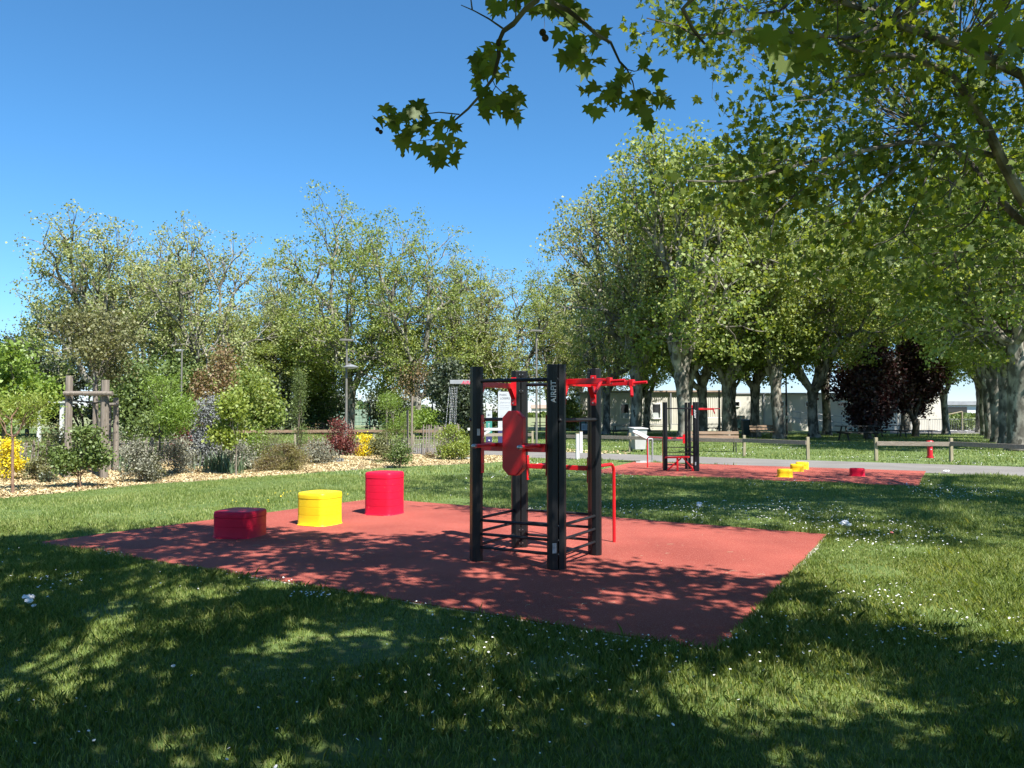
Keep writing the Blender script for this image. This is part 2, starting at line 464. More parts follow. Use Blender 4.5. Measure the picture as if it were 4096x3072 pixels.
def grow(root, r_tip, pts, rng, trunk_pts, branch_exp=2.2, k_end=4, lerp=.42, min_r=.004, max_r=None, wob=.10):
    """branch skeleton that reaches every crown point; returns [(polyline, radii)]"""
    out = []
    def rad(n):
        r = max(min_r, r_tip * n ** (1 / branch_exp))
        return min(r, max_r) if max_r else r
    def seg(a, b, ra, rb, bend):
        L = np.linalg.norm(b - a)
        m = 2 if L < .5 else 4
        ps = []
        off = rng.normal(size=3) * L * wob
        off[2] += bend * L
        for i in range(m + 1):
            t = i / m
            ps.append(a * (1 - t) + b * t + off * math.sin(math.pi * t))
        out.append((ps, [ra + (rb - ra) * i / m for i in range(m + 1)]))
    def rec(p, S, depth):
        n = len(S)
        if n <= k_end or depth > 9:
            for q in S:
                seg(p, q, rad(1.3), min_r * .8, .04)
            return
        k = 3 if (n > 12 and rng.random() < .5) else 2
        if depth == 0 and n > 40: k = 5
        c = S[rng.choice(n, k, replace=False)]
        for _ in range(3):
            d = ((S[:, None, :] - c[None]) ** 2).sum(2)
            lab = d.argmin(1)
            for j in range(k):
                if (lab == j).any(): c[j] = S[lab == j].mean(0)
        for j in range(k):
            T = S[lab == j]
            if len(T) == 0: continue
            cen = T.mean(0)
            q = p + (cen - p) * (lerp + .08 * rng.normal())
            if len(T) == 1: q = T[0]
            seg(p, q, rad(len(T)) * 1.05, rad(len(T)) * .85, -.05 if depth < 2 else .03)
            if len(T) > 1: rec(q, T, depth + 1)
    rec(np.array(root, float), np.array(pts, float), 0)
    return out

def branch_mesh(segs, name, material, parent, trunk=None):
    mb = MB()
    if trunk is not None:
        mb.tube(trunk[0], trunk[1], 14)
    for ps, rs in segs:
        r = max(rs)
        n = 9 if r > .10 else 6 if r > .035 else 4 if r > .012 else 3
        mb.tube(ps, rs, n, cap=False)
    return mb.build(name, material, parent)

def crown_points(n, H0, H1, W, rng, shell=.55, lumps=9, D=None, top=.5, low=False):
    """cluster centres inside an uneven crown between heights H0..H1, half width W"""
    D = D or W
    cz = H0 + (H1 - H0) * top
    L = []
    for i in range(lumps):
        th = rng.random() * 2 * math.pi
        z = rng.random()
        rr = math.sqrt(max(0, 1 - (2 * z - 1) ** 2)) ** .7
        q = .50 + .28 * rng.random()
        if low: z = z * z * .85
        L.append((math.cos(th) * rr * W * q, math.sin(th) * rr * D * q, H0 + (H1 - H0) * ((.10 if low else .12) + .74 * z), .20 + .26 * rng.random()))
    if low: L.append((0, 0, H0 + (H1 - H0) * .72, .34))
    out = []
    while len(out) < n:
        lx, ly, lz, ls = L[rng.integers(len(L))]
        v = rng.normal(size=3); v /= np.linalg.norm(v)
        r = rng.random() ** (1 / 3) if rng.random() > shell else .75 + .25 * rng.random()
        p = np.array([lx + v[0] * r * ls * W * 1.15, ly + v[1] * r * ls * D * 1.15, lz + v[2] * r * ls * (H1 - H0) * .62])
        if rng.random() < .06: p = np.array([p[0] * 1.16, p[1] * 1.16, cz + (p[2] - cz) * 1.14])
        if H0 * .85 < p[2] < H1 * 1.02 and (p[0] / W) ** 2 + (p[1] / D) ** 2 < 1.35:
            out.append(p)
    return np.array(out)

def tree(name, label, cat, loc, H, W, trunk_h, trunk_r, n_cl, per, sigma, lsize, lmat, bmat, seed, bottom=None, shape=QUAD,
         group=None, lumps=9, lean=0.0, shell=.55, D=None, up=.6, r_tip=.012, foliage='crown', stemname='trunk', multi=0, min_r=.004, droop=0.0, rz=0, wob=.1):
    rng = np.random.default_rng(seed)
    root = thing(name, label, cat, loc, rz, group)
    H0 = bottom if bottom is not None else trunk_h * .95
    pts = crown_points(n_cl, H0, H, W, rng, shell=shell, lumps=lumps, D=D, low=bool(multi > 2))
    dx = lean * trunk_h
    if multi:
        segs = []
        lab = rng.integers(multi, size=len(pts))
        for j in range(multi):
            S = pts[lab == j]
            if len(S) == 0: continue
            a = 2 * math.pi * j / multi
            b0 = np.array([math.cos(a) * trunk_r * 2, math.sin(a) * trunk_r * 2, -.02])
            b1 = b0 + (S.mean(0) - b0) * .35
            segs.append(([b0, (b0 + b1) / 2 + rng.normal(size=3) * .02, b1], [trunk_r, trunk_r * .8, trunk_r * .6]))
            segs += grow(b1, r_tip, S, rng, None, min_r=min_r, max_r=trunk_r * .6, wob=wob)
        branch_mesh(segs, stemname, bmat, root)
    else:
        tp = []; tr = []
        for i in range(7):
            t = i / 6
            tp.append((dx * t + .05 * trunk_r * math.sin(5 * t + seed), .3 * trunk_r * math.sin(3 * t + seed * 2), trunk_h * t - .03))
            tr.append(trunk_r * (1.32 if i == 0 else 1.0 - .16 * t + (.22 if i == 6 else 0) * (trunk_r > .12)))
        gp0 = tp[-1]
        if trunk_r > .12:
            tp += [(gp0[0], gp0[1], gp0[2] + trunk_r * .7), (gp0[0], gp0[1], gp0[2] + trunk_r * 1.3), (gp0[0], gp0[1], gp0[2] + trunk_r * 1.6)]
            tr += [trunk_r * 1.0, trunk_r * .62, trunk_r * .2]
        segs = grow(gp0, r_tip, pts, rng, None, min_r=min_r, max_r=trunk_r * .62, wob=wob)
        branch_mesh(segs, stemname, bmat, root, (tp, tr))
    lp = np.repeat(pts, per, axis=0) + rng.normal(size=(n_cl * per, 3)) * np.array([sigma, sigma, sigma * .7])
    lp[:, 2] = np.maximum(lp[:, 2], .03)
    leaves(foliage, lp, lsize, lmat, root, rng, shape, up=up, droop=droop)
    return root

# ================================================================== THE SETTING
def sheet(name, poly, z, material, kind='structure', thick=0.0):
    mb = MB()
    if thick:
        mb.prism(poly, z - thick, z)
    else:
        mb.add([(x, y, z) for x, y in poly], [tuple(range(len(poly)))])
    o = mb.build(name, material)
    tag(o, kind=kind)
    return o

sheet("ground", [(-500, -80), (500, -80), (500, 900), (-500, 900)], 0, M['soil'])
sheet("field", [(-420, 84), (450, 84), (480, 800), (-480, 800)], 0.02, M['field'])

def seg_dir(a, b):
    d = Vector((b[0] - a[0], b[1] - a[1])); d.normalize(); return d
# first pad: rectangle from the photo's four corners
PAD1 = [G(150, 2173), G(2870, 2608), G(3309, 2141), G(1505, 1996)]
PAD2 = [G(2350, 1893), G(3674, 1946), G(3704, 1886), G(2535, 1849)]
def roughen(poly, step, amp, seed):
    rn = random.Random(seed); out = []
    for i in range(len(poly)):
        a = Vector(poly[i]); b = Vector(poly[(i + 1) % len(poly)])
        n = max(2, int((b - a).length / step)); nn = Vector((-(b - a).y, (b - a).x)).normalized()
        for k in range(n):
            t = k / n
            o = 0 if k == 0 else rn.uniform(-amp, amp)
            out.append(tuple(a.lerp(b, t) + nn * o))
    return out
p1 = roughen(PAD1, .22, .012, 3)
mb = MB(); mb.prism(p1, -.03, .014); tag(mb.build("rubber_pavement", M['rubber']), kind='structure')
p2 = roughen(PAD2, .3, .015, 4)
mb = MB(); mb.prism(p2, -.03, .014); tag(mb.build("rubber_pavement", M['rubber']), kind='structure')
# thin concrete haunch showing along the right and near edges of the first pad
def haunch(a, b, w, z, seed):
    rn = random.Random(seed); a = Vector(a); b = Vector(b); d = (b - a).normalized(); nn = Vector((d.y, -d.x))
    L = (b - a).length; k = int(L / .12); o1 = []; o2 = []
    for i in range(k + 1):
        p = a + d * L * i / k
        o1.append(tuple(p - nn * .05)); o2.append(tuple(p + nn * (w * rn.uniform(.1, 1))))
    mb = MB(); mb.prism(o1 + o2[::-1], -.02, z)
    return mb
tag(haunch(PAD1[1], PAD1[2], .045, .006, 5).build("pavement_edge", M['concrete']), kind='structure')
tag(haunch(PAD1[0], PAD1[1], .025, .005, 6).build("pavement_edge", M['concrete']), kind='structure')

# path
PATH = [G(1560, 1822), G(1960, 1829), G(2420, 1838), G(3100, 1868), G(4096, 1908), G(5200, 1975), G(5200, 1905), G(4096, 1869), G(3100, 1838), G(2400, 1814), G(1950, 1800), G(1560, 1792)]
sheet("path", roughen(PATH, .5, .02, 9), .008, M['asphalt'])
# yard in front of the building and the lane far left
sheet("road", [G(3560, 1735), G(4300, 1735), G(4300, 1712), G(3560, 1712)], .01, M['asphalt'])
sheet("road", [G(450, 1800), G(1760, 1806), G(1760, 1778), G(450, 1772)], .012, M['asphalt'])

# mulch bed: low mound
BED = [G(-900, 2075), G(0, 1997), G(330, 1965), G(620, 1935), G(950, 1915), G(1300, 1888), G(1600, 1868), G(1950, 1852), G(2110, 1838),
       G(2090, 1828), G(1700, 1824), G(1300, 1822), G(900, 1838), G(500, 1850), G(0, 1872), G(-900, 1930)]
bx = np.array([p[0] for p in BED]); by = np.array([p[1] for p in BED])
def bed_h(x, y):
    return .05 + .05 * np.sin(x * .9 + 1.3) * np.cos(y * .7) + .03 * np.sin(x * 2.3 + y)
def edge_dist(x, y, poly):
    d = np.full(np.shape(x), 1e9)
    for i in range(len(poly)):
        x0, y0 = poly[i]; x1, y1 = poly[(i + 1) % len(poly)]
        vx, vy = x1 - x0, y1 - y0
        t = np.clip(((x - x0) * vx + (y - y0) * vy) / (vx * vx + vy * vy + 1e-9), 0, 1)
        d = np.minimum(d, np.hypot(x - x0 - t * vx, y - y0 - t * vy))
    return d
def bed_z(x, y):
    e = np.clip(edge_dist(x, y, BED) / .8, 0, 1)
    return .008 + bed_h(x, y) * e * e * (3 - 2 * e)
gx = np.arange(bx.min(), bx.max(), .25); gy = np.arange(by.min(), by.max(), .25)
XX, YY = np.meshgrid(gx, gy)
ins = inpoly(XX, YY, BED)
ZZ = np.where(ins, bed_z(XX, YY), -.05)
idx = np.arange(XX.size).reshape(XX.shape)
fm = (ins[:-1, :-1].astype(int) + ins[1:, :-1] + ins[:-1, 1:] + ins[1:, 1:]) >= 2
fc = np.stack([idx[:-1, :-1][fm], idx[:-1, 1:][fm], idx[1:, 1:][fm], idx[1:, :-1][fm]], 1)
tag(fast_mesh("mulch_bed", np.stack([XX.ravel(), YY.ravel(), ZZ.ravel()], 1), fc, M['mulch'], smooth=True), kind='structure')

rng = np.random.default_rng(11)
def scatter(n, x0, x1, y0, y1, rng):
    return rng.uniform(x0, x1, n), rng.uniform(y0, y1, n)
# chips on the bed
x, y = scatter(240000, bx.min(), bx.max(), by.min(), by.max(), rng)
k = inpoly(x, y, BED); x, y = x[k], y[k]
sx_, sy_, _ = proj(np.stack([x, y, x * 0], 1)); k = (sx_ > -300) & (sx_ < 2250); x, y = x[k][:90000], y[k][:90000]
o = leaves("wood_chips", np.stack([x, y, bed_z(x, y) + .012], 1), .050, M["chip"], None, rng, shape=np.array([[-.22, -.5], [.22, -.5], [.2, .5], [-.24, .5]]), up=1.6, fold=.1, jitter=.6)
tag(o, "pale wood chips spread over the planting bed", "wood chips", kind='stuff')
# sparse chips spilled beside the path
x, y = scatter(2200, -2.5, 7, 25, 36, rng)
pz = [G(1980, 1803), G(2300, 1812), G(2520, 1820), G(2520, 1810), G(2300, 1799), G(1980, 1795)]
k = inpoly(x, y, pz); x, y = x[k], y[k]
o = leaves("spilled_chips", np.stack([x, y, x * 0 + .02], 1), .12, M['chip'], None, rng, shape=np.array([[-.22, -.5], [.22, -.5], [.2, .5], [-.24, .5]]), up=1.6, fold=.1)
tag(o, "thin strip of pale chips along the path edge", "wood chips", kind='stuff')

# ------------------------------------------------------------------ grass
def keep_lawn(x, y, m=.0):
    k = ~inpoly(x, y, PAD1) & ~inpoly(x, y, PAD2) & ~inpoly(x, y, PATH) & ~inpoly(x, y, BED)
    return k
def visible(x, y, lo=-2600, hi=6700, ymax=4200):
    a, b, c = proj(np.stack([x, y, x * 0], 1))
    return (c > .3) & (a > lo) & (a < hi) & (b < ymax)
def patch_noise(x, y, s, seed):
    r = np.random.default_rng(seed); v = 0
    for i in range(6):
        a = r.uniform(0, 6.28); f = s * r.uniform(.6, 2.2)
        v = v + np.sin((x * math.cos(a) + y * math.sin(a)) * f + r.uniform(0, 6.28))
    return v / 3
V_ = []; F5 = []
def blades(n, y0, y1, h, w, rng, tri=False, fin=None, fout=None):
    a = rng.random(n)
    y = np.sqrt(y0 ** 2 + a * (y1 ** 2 - y0 ** 2)); x = (rng.random(n) * 2 - 1) * (y * .70 + 3.0)
    # clumping
    cl = rng.random(n) < .35
    x = np.where(cl, np.round(x / .09) * .09 + rng.normal(size=n) * .018, x); y = np.where(cl, np.round(y / .11) * .11 + rng.normal(size=n) * .02, y)
    bare = patch_noise(x, y, 2.6, 61)
    k = keep_lawn(x, y) & visible(x, y) & ~((bare > .95) & (rng.random(n) < .65))
    if fin: k &= rng.random(n) < np.clip((y - fin[0]) / (fin[1] - fin[0]), 0, 1)
    if fout: k &= rng.random(n) > np.clip((y - fout[0]) / (fout[1] - fout[0]), 0, 1)
    x, y = x[k], y[k]; n = len(x)
    tall = 1 + .55 * np.clip(patch_noise(x, y, 1.6, 5), -1, 1.6) + (rng.random(n) < .02) * rng.uniform(.5, 1.4, n)
    dm = np.minimum(edge_dist(x, y, PAD1), edge_dist(x, y, PATH)); tall = np.where(dm < .12, tall * 1.15, tall)
    hh = h * rng.uniform(.45, 1.25, n) * np.clip(tall, .35, 2.6)
    th = rng.uniform(0, 2 * np.pi, n); ln = rng.uniform(.15, .95, n)
    dx, dy = np.cos(th), np.sin(th)
    ph = th + np.pi / 2 + rng.normal(size=n) * .5
    wx, wy = np.cos(ph) * w / 2 * rng.uniform(.6, 1.4, n), np.sin(ph) * w / 2
    z0 = np.full(n, -.004)
    p = lambda cx, cy, cz: np.stack([cx, cy, cz], 1)
    if tri:
        v = np.stack([p(x - wx, y - wy, z0), p(x + wx, y + wy, z0), p(x + dx * hh * ln * .7, y + dy * hh * ln * .7, hh * .9)], 1)
        f = np.arange(n * 3).reshape(n, 3)
    else:
        mx, my, mz = x + dx * hh * ln * .28, y + dy * hh * ln * .28, hh * .55
        v = np.stack([p(x - wx, y - wy, z0), p(x + wx, y + wy, z0), p(mx + wx * .75, my + wy * .75, mz), p(x + dx * hh * ln * .9, y + dy * hh * ln * .9, hh * .92), p(mx - wx * .75, my - wy * .75, mz)], 1)
        f = np.arange(n * 5).reshape(n, 5)
    return v.reshape(-1, 3), f
rng = np.random.default_rng(21)
va, fa = blades(880000, 2.6, 13.0, .044, .0048, rng, fout=(7.5, 13.0))
tag(fast_mesh("grass", va, fa, M['blade_near']), "long mown grass with clumps in the shaded foreground", "grass", kind='stuff')
vb, fb = blades(540000, 7.0, 21, .046, .011, rng, tri=True, fin=(7.0, 12.0))
vc, fc2 = blades(260000, 20, 62, .065, .032, rng, tri=True)
tag(fast_mesh("grass", np.concatenate([vb, vc]), np.concatenate([fb, fc2 + len(vb)]), M['blade']), "open lawn of mown grass running back to the trees", "grass", kind='stuff')

# daisies: small flat heads, in drifts
def daisies(n, y0, y1, size, rng, thr):
    a = rng.random(n); y = np.sqrt(y0 ** 2 + a * (y1 ** 2 - y0 ** 2)); x = (rng.random(n) * 2 - 1) * (y * .66 + .5)
    dn = patch_noise(x, y, 1.1, 31)
    k = keep_lawn(x, y) & visible(x, y) & (dn + rng.normal(size=n) * .35 > thr); x, y = x[k], y[k]; n = len(x)
    z = rng.uniform(.035, .075, n); r = size * rng.uniform(.6, 1.15, n)
    an = np.arange(7) / 7 * 2 * np.pi
    tx, ty = rng.normal(size=n) * .3, rng.normal(size=n) * .3
    px = r[:, None] * np.cos(an)[None]; py = r[:, None] * np.sin(an)[None]
    v = np.stack([x[:, None] + px, y[:, None] + py, z[:, None] + px * tx[:, None] + py * ty[:, None]], 2)
    return v.reshape(-1, 3), np.arange(n * 7).reshape(n, 7)
rng = np.random.default_rng(5)
d1, e1 = daisies(6000, 3.2, 9.5, .0078, rng, .45)
d2, e2 = daisies(16000, 9.5, 18, .011, rng, .66)
kd = d2.reshape(-1, 7, 3)[:, 0, 0] > -1.2 + .8 * rng.random(len(e2))
d2 = d2.reshape(-1, 7, 3)[kd].reshape(-1, 3); e2 = np.arange(len(d2)).reshape(-1, 7)
d3, e3 = daisies(26000, 18, 46, .016, rng, .75)
vv = np.concatenate([d1, d2, d3]); ff = np.concatenate([e1, e2 + len(d1), e3 + len(d1) + len(d2)])
tag(fast_mesh("daisies", vv, ff, M['daisy']), "scattered white daisies in the lawn", "daisies", kind='stuff')
# thick drifts seen in the photo at the pad's edge and beyond it
dv = []; df = []; nb = 0
for (cx, cy, sx2, sy2, n) in [(1255, 2392, 70, 10, 60), (3490, 2395, 190, 45, 80), (2770, 2082, 60, 10, 50), (2920, 2560, 50, 14, 24), (4000, 2640, 110, 80, 26), (1250, 2080 - 10, 1, 1, 1), (2160, 2040, 90, 12, 70), (450, 2225, 60, 12, 40), (210, 2340, 120, 40, 60), (3620, 2560, 110, 40, 26), (2780, 2380, 0, 0, 0)]:
    for i in range(n):
        g = G(cx + rng.normal() * sx2 * .6, cy + rng.normal() * sy2 * .6)
        if inpoly(np.array([g[0]]), np.array([g[1]]), PAD1)[0] or inpoly(np.array([g[0]]), np.array([g[1]]), BED)[0]: continue
        r = rng.uniform(.005, .010); z = rng.uniform(.03, .06); an = np.arange(7) / 7 * 2 * np.pi
        dv.append(np.stack([g[0] + r * np.cos(an), g[1] + r * np.sin(an), z + r * .4 * np.cos(an + i)], 1)); df.append(np.arange(7) + nb); nb += 7
tag(fast_mesh("daisies", np.concatenate(dv), np.array(df), M['daisy']), "dense drifts of daisies beside the rubber surface", "daisies", kind='stuff')
d4, e4 = daisies(2600, 9.5, 19, .013, rng, .9)
k = d4[:, 0].reshape(-1, 7)[:, 0] < -2
tag(fast_mesh("dandelions", d4.reshape(-1, 7, 3)[k].reshape(-1, 3), np.arange(k.sum() * 7).reshape(-1, 7), M['dandy']), "tiny yellow flowers dotted in the lawn by the bed", "flowers", kind='stuff')

# ================================================================== FITNESS RIG (first pad)
def post_outline(side, s=1.0, notch=1):
    a0 = .005; a1 = .100; b = .060
    o = [(a0, -b), (a1 - .034, -b), (a1, -b + .036), (a1, b - .036), (a1 - .034, b), (a0, b)]
    o = [(x * side * s, y * s) for x, y in o]
    if side < 0: o = o[::-1]
    return o

def corner_posts(root, cx, cy, H, s=1.0):
    e = Vector((cx, cy, 0)).normalized()
    g = Vector((e.y, -e.x, 0))
    Mx = Matrix((g, e, Vector((0, 0, 1)))).transposed().to_4x4(); Mx.translation = Vector((cx, cy, 0))
    for side in (1, -1):
        mb = MB(); mb.prism(post_outline(side, s), 0.0, H, Mx)
        o = mb.build("post", M['black'], root, bevel=.004)
    # connecting plates with bolts between the halves, facing inward
    for z in (H - .045, H * .885, .22, .06):
        mb = MB(); mb.box(Vector((cx, cy, z)) - e * .062 * s, (.07 * s, .006, .05), rz=math.atan2(g.y, g.x))
        pl = mb.build("joining_plate", M['black'], root)
        for q in (-.02, .02):
            mb = MB(); mb.tube([Vector((cx, cy, z)) - e * .064 * s + g * q * s, Vector((cx, cy, z)) - e * .070 * s + g * q * s], .006, 6)
            mb.build("bolt", M['steel'], pl)
    return e, g

Lb, Fb, Rb, Bb = (-.395, 9.0), (.485, 8.40), (.955, 9.23), (.076, 9.86)
CX = (Lb[0] + Fb[0] + Rb[0] + Bb[0]) / 4; CY = (Lb[1] + Fb[1] + Rb[1] + Bb[1]) / 4
RZ = R(-29.5); HS = .497
rig = thing("fitness_rig", "tall black four-cornered fitness rig with red attachments, standing on the near red pad", "fitness rig", (CX, CY, .014), RZ)
HP = 2.145
for c in ((-HS, -HS), (HS, -HS), (HS, HS), (-HS, HS)):
    corner_posts(rig, c[0], c[1], HP)
mb = MB()
o_ = HS + .035
def rbar(root, a, b, r, name="bar", m='blackbar', caps=True):
    a = Vector(a); b = Vector(b); d = (b - a).normalized()
    mb = MB()
    mb.tube([a - d * .010, a - d * .004, a, b, b + d * .004, b + d * .010], [r * .45, r * .85, r, r, r * .85, r * .45], 14)
    return mb.build(name, M[m], root)
for z in (.155, .30, .45):
    rbar(rig, (-o_, -o_, z), (o_, -o_, z), .0165, "rung")
    rbar(rig, (-o_, o_, z), (o_, o_, z), .0165, "rung")
    rbar(rig, (-o_, -o_, z), (-o_, o_, z), .0165, "rung")
    rbar(rig, (o_, -o_, z), (o_, o_, z), .0165, "rung")
rbar(rig, (-o_ + .01, -o_, 1.985), (o_, -o_, 1.985), .020, "pull_up_bar")
rbar(rig, (-o_, o_, 1.975), (o_, o_, 1.975), .020, "pull_up_bar")
rbar(rig, (o_ + .02, -o_, 1.555), (o_ + .02, o_, 1.555), .020, "crossbar")
rbar(rig, (-o_ - .02, -o_, 1.555), (-o_ - .02, o_, 1.555), .020, "crossbar")

# leg raise station on the L-F side (local -y face)
yb = -HS - .038
mb = MB(); mb.box((0, yb, 1.262), (2 * HS - .205, .05, .092), bev=.004); beam = mb.build("leg_raise_beam", M['red'], rig, bevel=.004)
for sx2 in (-1, 1):
    mb = MB(); mb.box((sx2 * (HS - .097), yb + .012, 1.29), (.012, .058, .64)); pl = mb.build("bracket", M['red'], rig, bevel=.004)
    for z in (1.07, 1.36, 1.52):
        mb = MB(); mb.tube([(sx2 * (HS - .100), yb + .012, z), (sx2 * (HS - .108), yb + .012, z)], .008, 8)
        mb.build("bolt", M['steel'], pl)
bo = [(-.125, -.27), (-.052, -.345), (.052, -.345), (.125, -.27), (.125, .27), (.052, .345), (-.052, .345), (-.125, .27)]
Mx = Matrix(((1, 0, 0, .045), (0, 0, 1, yb - .112), (0, 1, 0, 1.31), (0, 0, 0, 1)))
mb = MB(); mb.prism(bo, 0.0, .085, Mx); mb.build("back_rest", M['red'], rig, bevel=.010)
for gx_ in (-.215, .33):
    mb = MB(); mb.tube([(gx_, yb, 1.285), (gx_ - .0, yb - .44, 1.285)], .0205, 14)
    gr = mb.build("arm_grip", M['red'], rig)
    mb = MB(); mb.lathe([(.0235, 0), (.0235, .04), (.018, .05), (.006, .055)], (gx_, yb - .435, 1.285), 14, Matrix.Rotation(R(90), 3, 'X'))
    mb.build("end_cap", M['steel'], gr)

# red upper beams on the B-L and F-R sides with pull-up arms
for sx2 in (-1, 1):
    xb = sx2 * (HS + .03)
    mb = MB(); mb.box((xb, 0, 1.955), (.05, 2 * HS - .205, .062)); mb.build("upper_beam", M['red'], rig, bevel=.004)
    for sy2 in (-1, 1):
        ybk = sy2 * (HS - .097)
        mb = MB(); mb.box((xb, ybk, 1.89), (.072, .012, .345))
        tri = [(0, 0), (-sy2 * .10, .13), (0, .13)]
        Mg = Matrix(((0, 0, 1, xb - .03), (1, 0, 0, ybk - sy2 * .005), (0, 1, 0, 1.795), (0, 0, 0, 1)))
        mb.prism(tri if sy2 < 0 else tri[::-1], 0, .06, Mg)
        br = mb.build("bracket", M['red'], rig, bevel=.005)
        for z in (2.035, 1.75):
            mb = MB(); mb.tube([(xb, ybk - sy2 * .004, z), (xb, ybk - sy2 * .014, z)], .009, 8)
            mb.build("bolt", M['steel'], br)
# two arms leaving the F-R side, each ending in a clamp with a straight and a drooping grip
for ya, L_, drop, ye in ((-HS + .19, .50, -1, 0.0), (HS - .20, .52, 1, 0.0)):
    x0 = HS + .01; z0 = 1.965
    mb = MB(); mb.box((x0 + L_ / 2, ya, z0), (L_, .05, .06)); arm = mb.build("pull_up_arm", M['red'], rig, bevel=.005)
    xe = x0 + L_
    mb = MB(); mb.box((xe + .012, ya, z0), (.05, .075, .074)); mb.build("clamp", M['red'], arm, bevel=.006)
    mb = MB(); mb.tube([(xe + .02, ya - .01, z0 - .004), (xe + .19, ya - .01, z0 + .004)], .0165, 12); mb.build("grip", M['red'], arm)
    mb = MB(); ang = [(xe - .02, ya - .02, z0 + .01), (xe - .03, ya - .10, z0 - .0), (xe - .035, ya - .16, z0 - .05), (xe - .04, ya - .25, z0 - .135)] if drop < 0 else \
        [(xe + .0, ya - .01, z0 - .03), (xe + .03, ya - .06, z0 - .08), (xe + .06, ya - .13, z0 - .15)]
    mb.tube(ang, .0165, 12); mb.build("grip", M['red'], arm)

# dip bars behind the B-R side (local +y)
yb = HS + .02
mb = MB(); mb.box((0, yb + .012, .985), (2 * HS - .205, .05, .056)); mb.build("dip_beam", M['red'], rig, bevel=.004)
for sx2 in (-1, 1):
    mb = MB(); mb.box((sx2 * (HS - .097), yb + .015, .965), (.012, .052, .30)); pl = mb.build("bracket", M['red'], rig, bevel=.005)
    for z in (.85, 1.07):
        mb = MB(); mb.tube([(sx2 * (HS - .100), yb + .015, z), (sx2 * (HS - .108), yb + .015, z)], .008, 8)
        mb.build("bolt", M['steel'], pl)
for xd in (-.36, .36):
    pts = [(xd, yb - .02, .985)]
    Ld = .90
    for i in range(8):
        a = R(90) * i / 7
        pts.append((xd, yb + Ld - .11 + .11 * math.sin(a), .985 - .11 + .11 * math.cos(a)))
    pts.append((xd, yb + Ld, .0))
    mb = MB(); mb.tube(pts, .0205, 14); mb.build("dip_bar", M['red'], rig)

# lettering and maker's plate on the front corner
u = Vector((1, 0, 0))
e = Vector((1, -1, 0)).normalized(); g = Vector((1, 1, 0)).normalized()
fc_ = Vector((HS, -HS, 0)) + e * .0615
M1 = frame(fc_ - g * .050 + Vector((0, 0, 1.855)), (0, 0, 1), -g)
text_mesh("lettering", "AIRFIT", .082, M['letter'], rig, M1, spacing=1.0, bold=.0012)
mb = MB(); mb.box(fc_ - g * .045 + Vector((0, 0, .225)) + e * .001, (.044, .004, .105), rz=math.atan2(g.y, g.x), bev=.0)
pl = mb.build("maker_plate", M['galv'], rig, bevel=.006)
mb = MB()
for i in range(6):
    mb.box(fc_ - g * .045 + Vector((0, 0, .262 - i * .009)) + e * .0035, (.03 - .006 * (i % 3), .001, .0025), rz=math.atan2(g.y, g.x))
mb.ball(fc_ - g * .045 + Vector((0, 0, .20)) + e * .0035, .003, 6)
mb.build("plate_print", M['ink'], pl)

# instruction sticker on the left post, small warning label on the back rest
eL = Vector((-1, -1, 0)).normalized(); gL = Vector((1, -1, 0)).normalized()
mb = MB(); mb.box(Vector((-HS, -HS, 1.42)) + gL * .1015 , (.034, .003, .075), rz=math.atan2(eL.y, eL.x)); mb.build("instruction_sticker", M['galv'], rig)

# ------------------------------------------------------------------ plyo boxes
def squircle(w, d, r, n=6, bulge=0.02):
    out = []
    for (cx, cy, a0) in ((w / 2 - r, d / 2 - r, 0), (-w / 2 + r, d / 2 - r, 90), (-w / 2 + r, -d / 2 + r, 180), (w / 2 - r, -d / 2 + r, 270)):
        for i in range(n + 1):
            a = R(a0 + 90 * i / n)
            out.append((cx + r * math.cos(a), cy + r * math.sin(a)))
        # bulged side midpoint after each corner
    res = []
    for i, p in enumerate(out):
        res.append(p)
        if (i + 1) % (n + 1) == 0:
            q = out[(i + 1) % len(out)]
            for t in (.25, .5, .75):
                m = (p[0] + (q[0] - p[0]) * t, p[1] + (q[1] - p[1]) * t)
                L = math.hypot(*m); b = bulge * math.sin(math.pi * t)
                res.append((m[0] + m[0] / L * b, m[1] + m[1] / L * b))
    return res
def loft(mb, rings, cap=True):
    n = len(rings[0]); vv = []; ff = []
    for r in rings: vv += r
    for i in range(len(rings) - 1):
        for k in range(n):
            ff.append((i * n + k, i * n + (k + 1) % n, (i + 1) * n + (k + 1) % n, (i + 1) * n + k))
    ff.append(tuple(range((len(rings) - 1) * n, len(rings) * n)))
    mb.add(vv, ff, True)
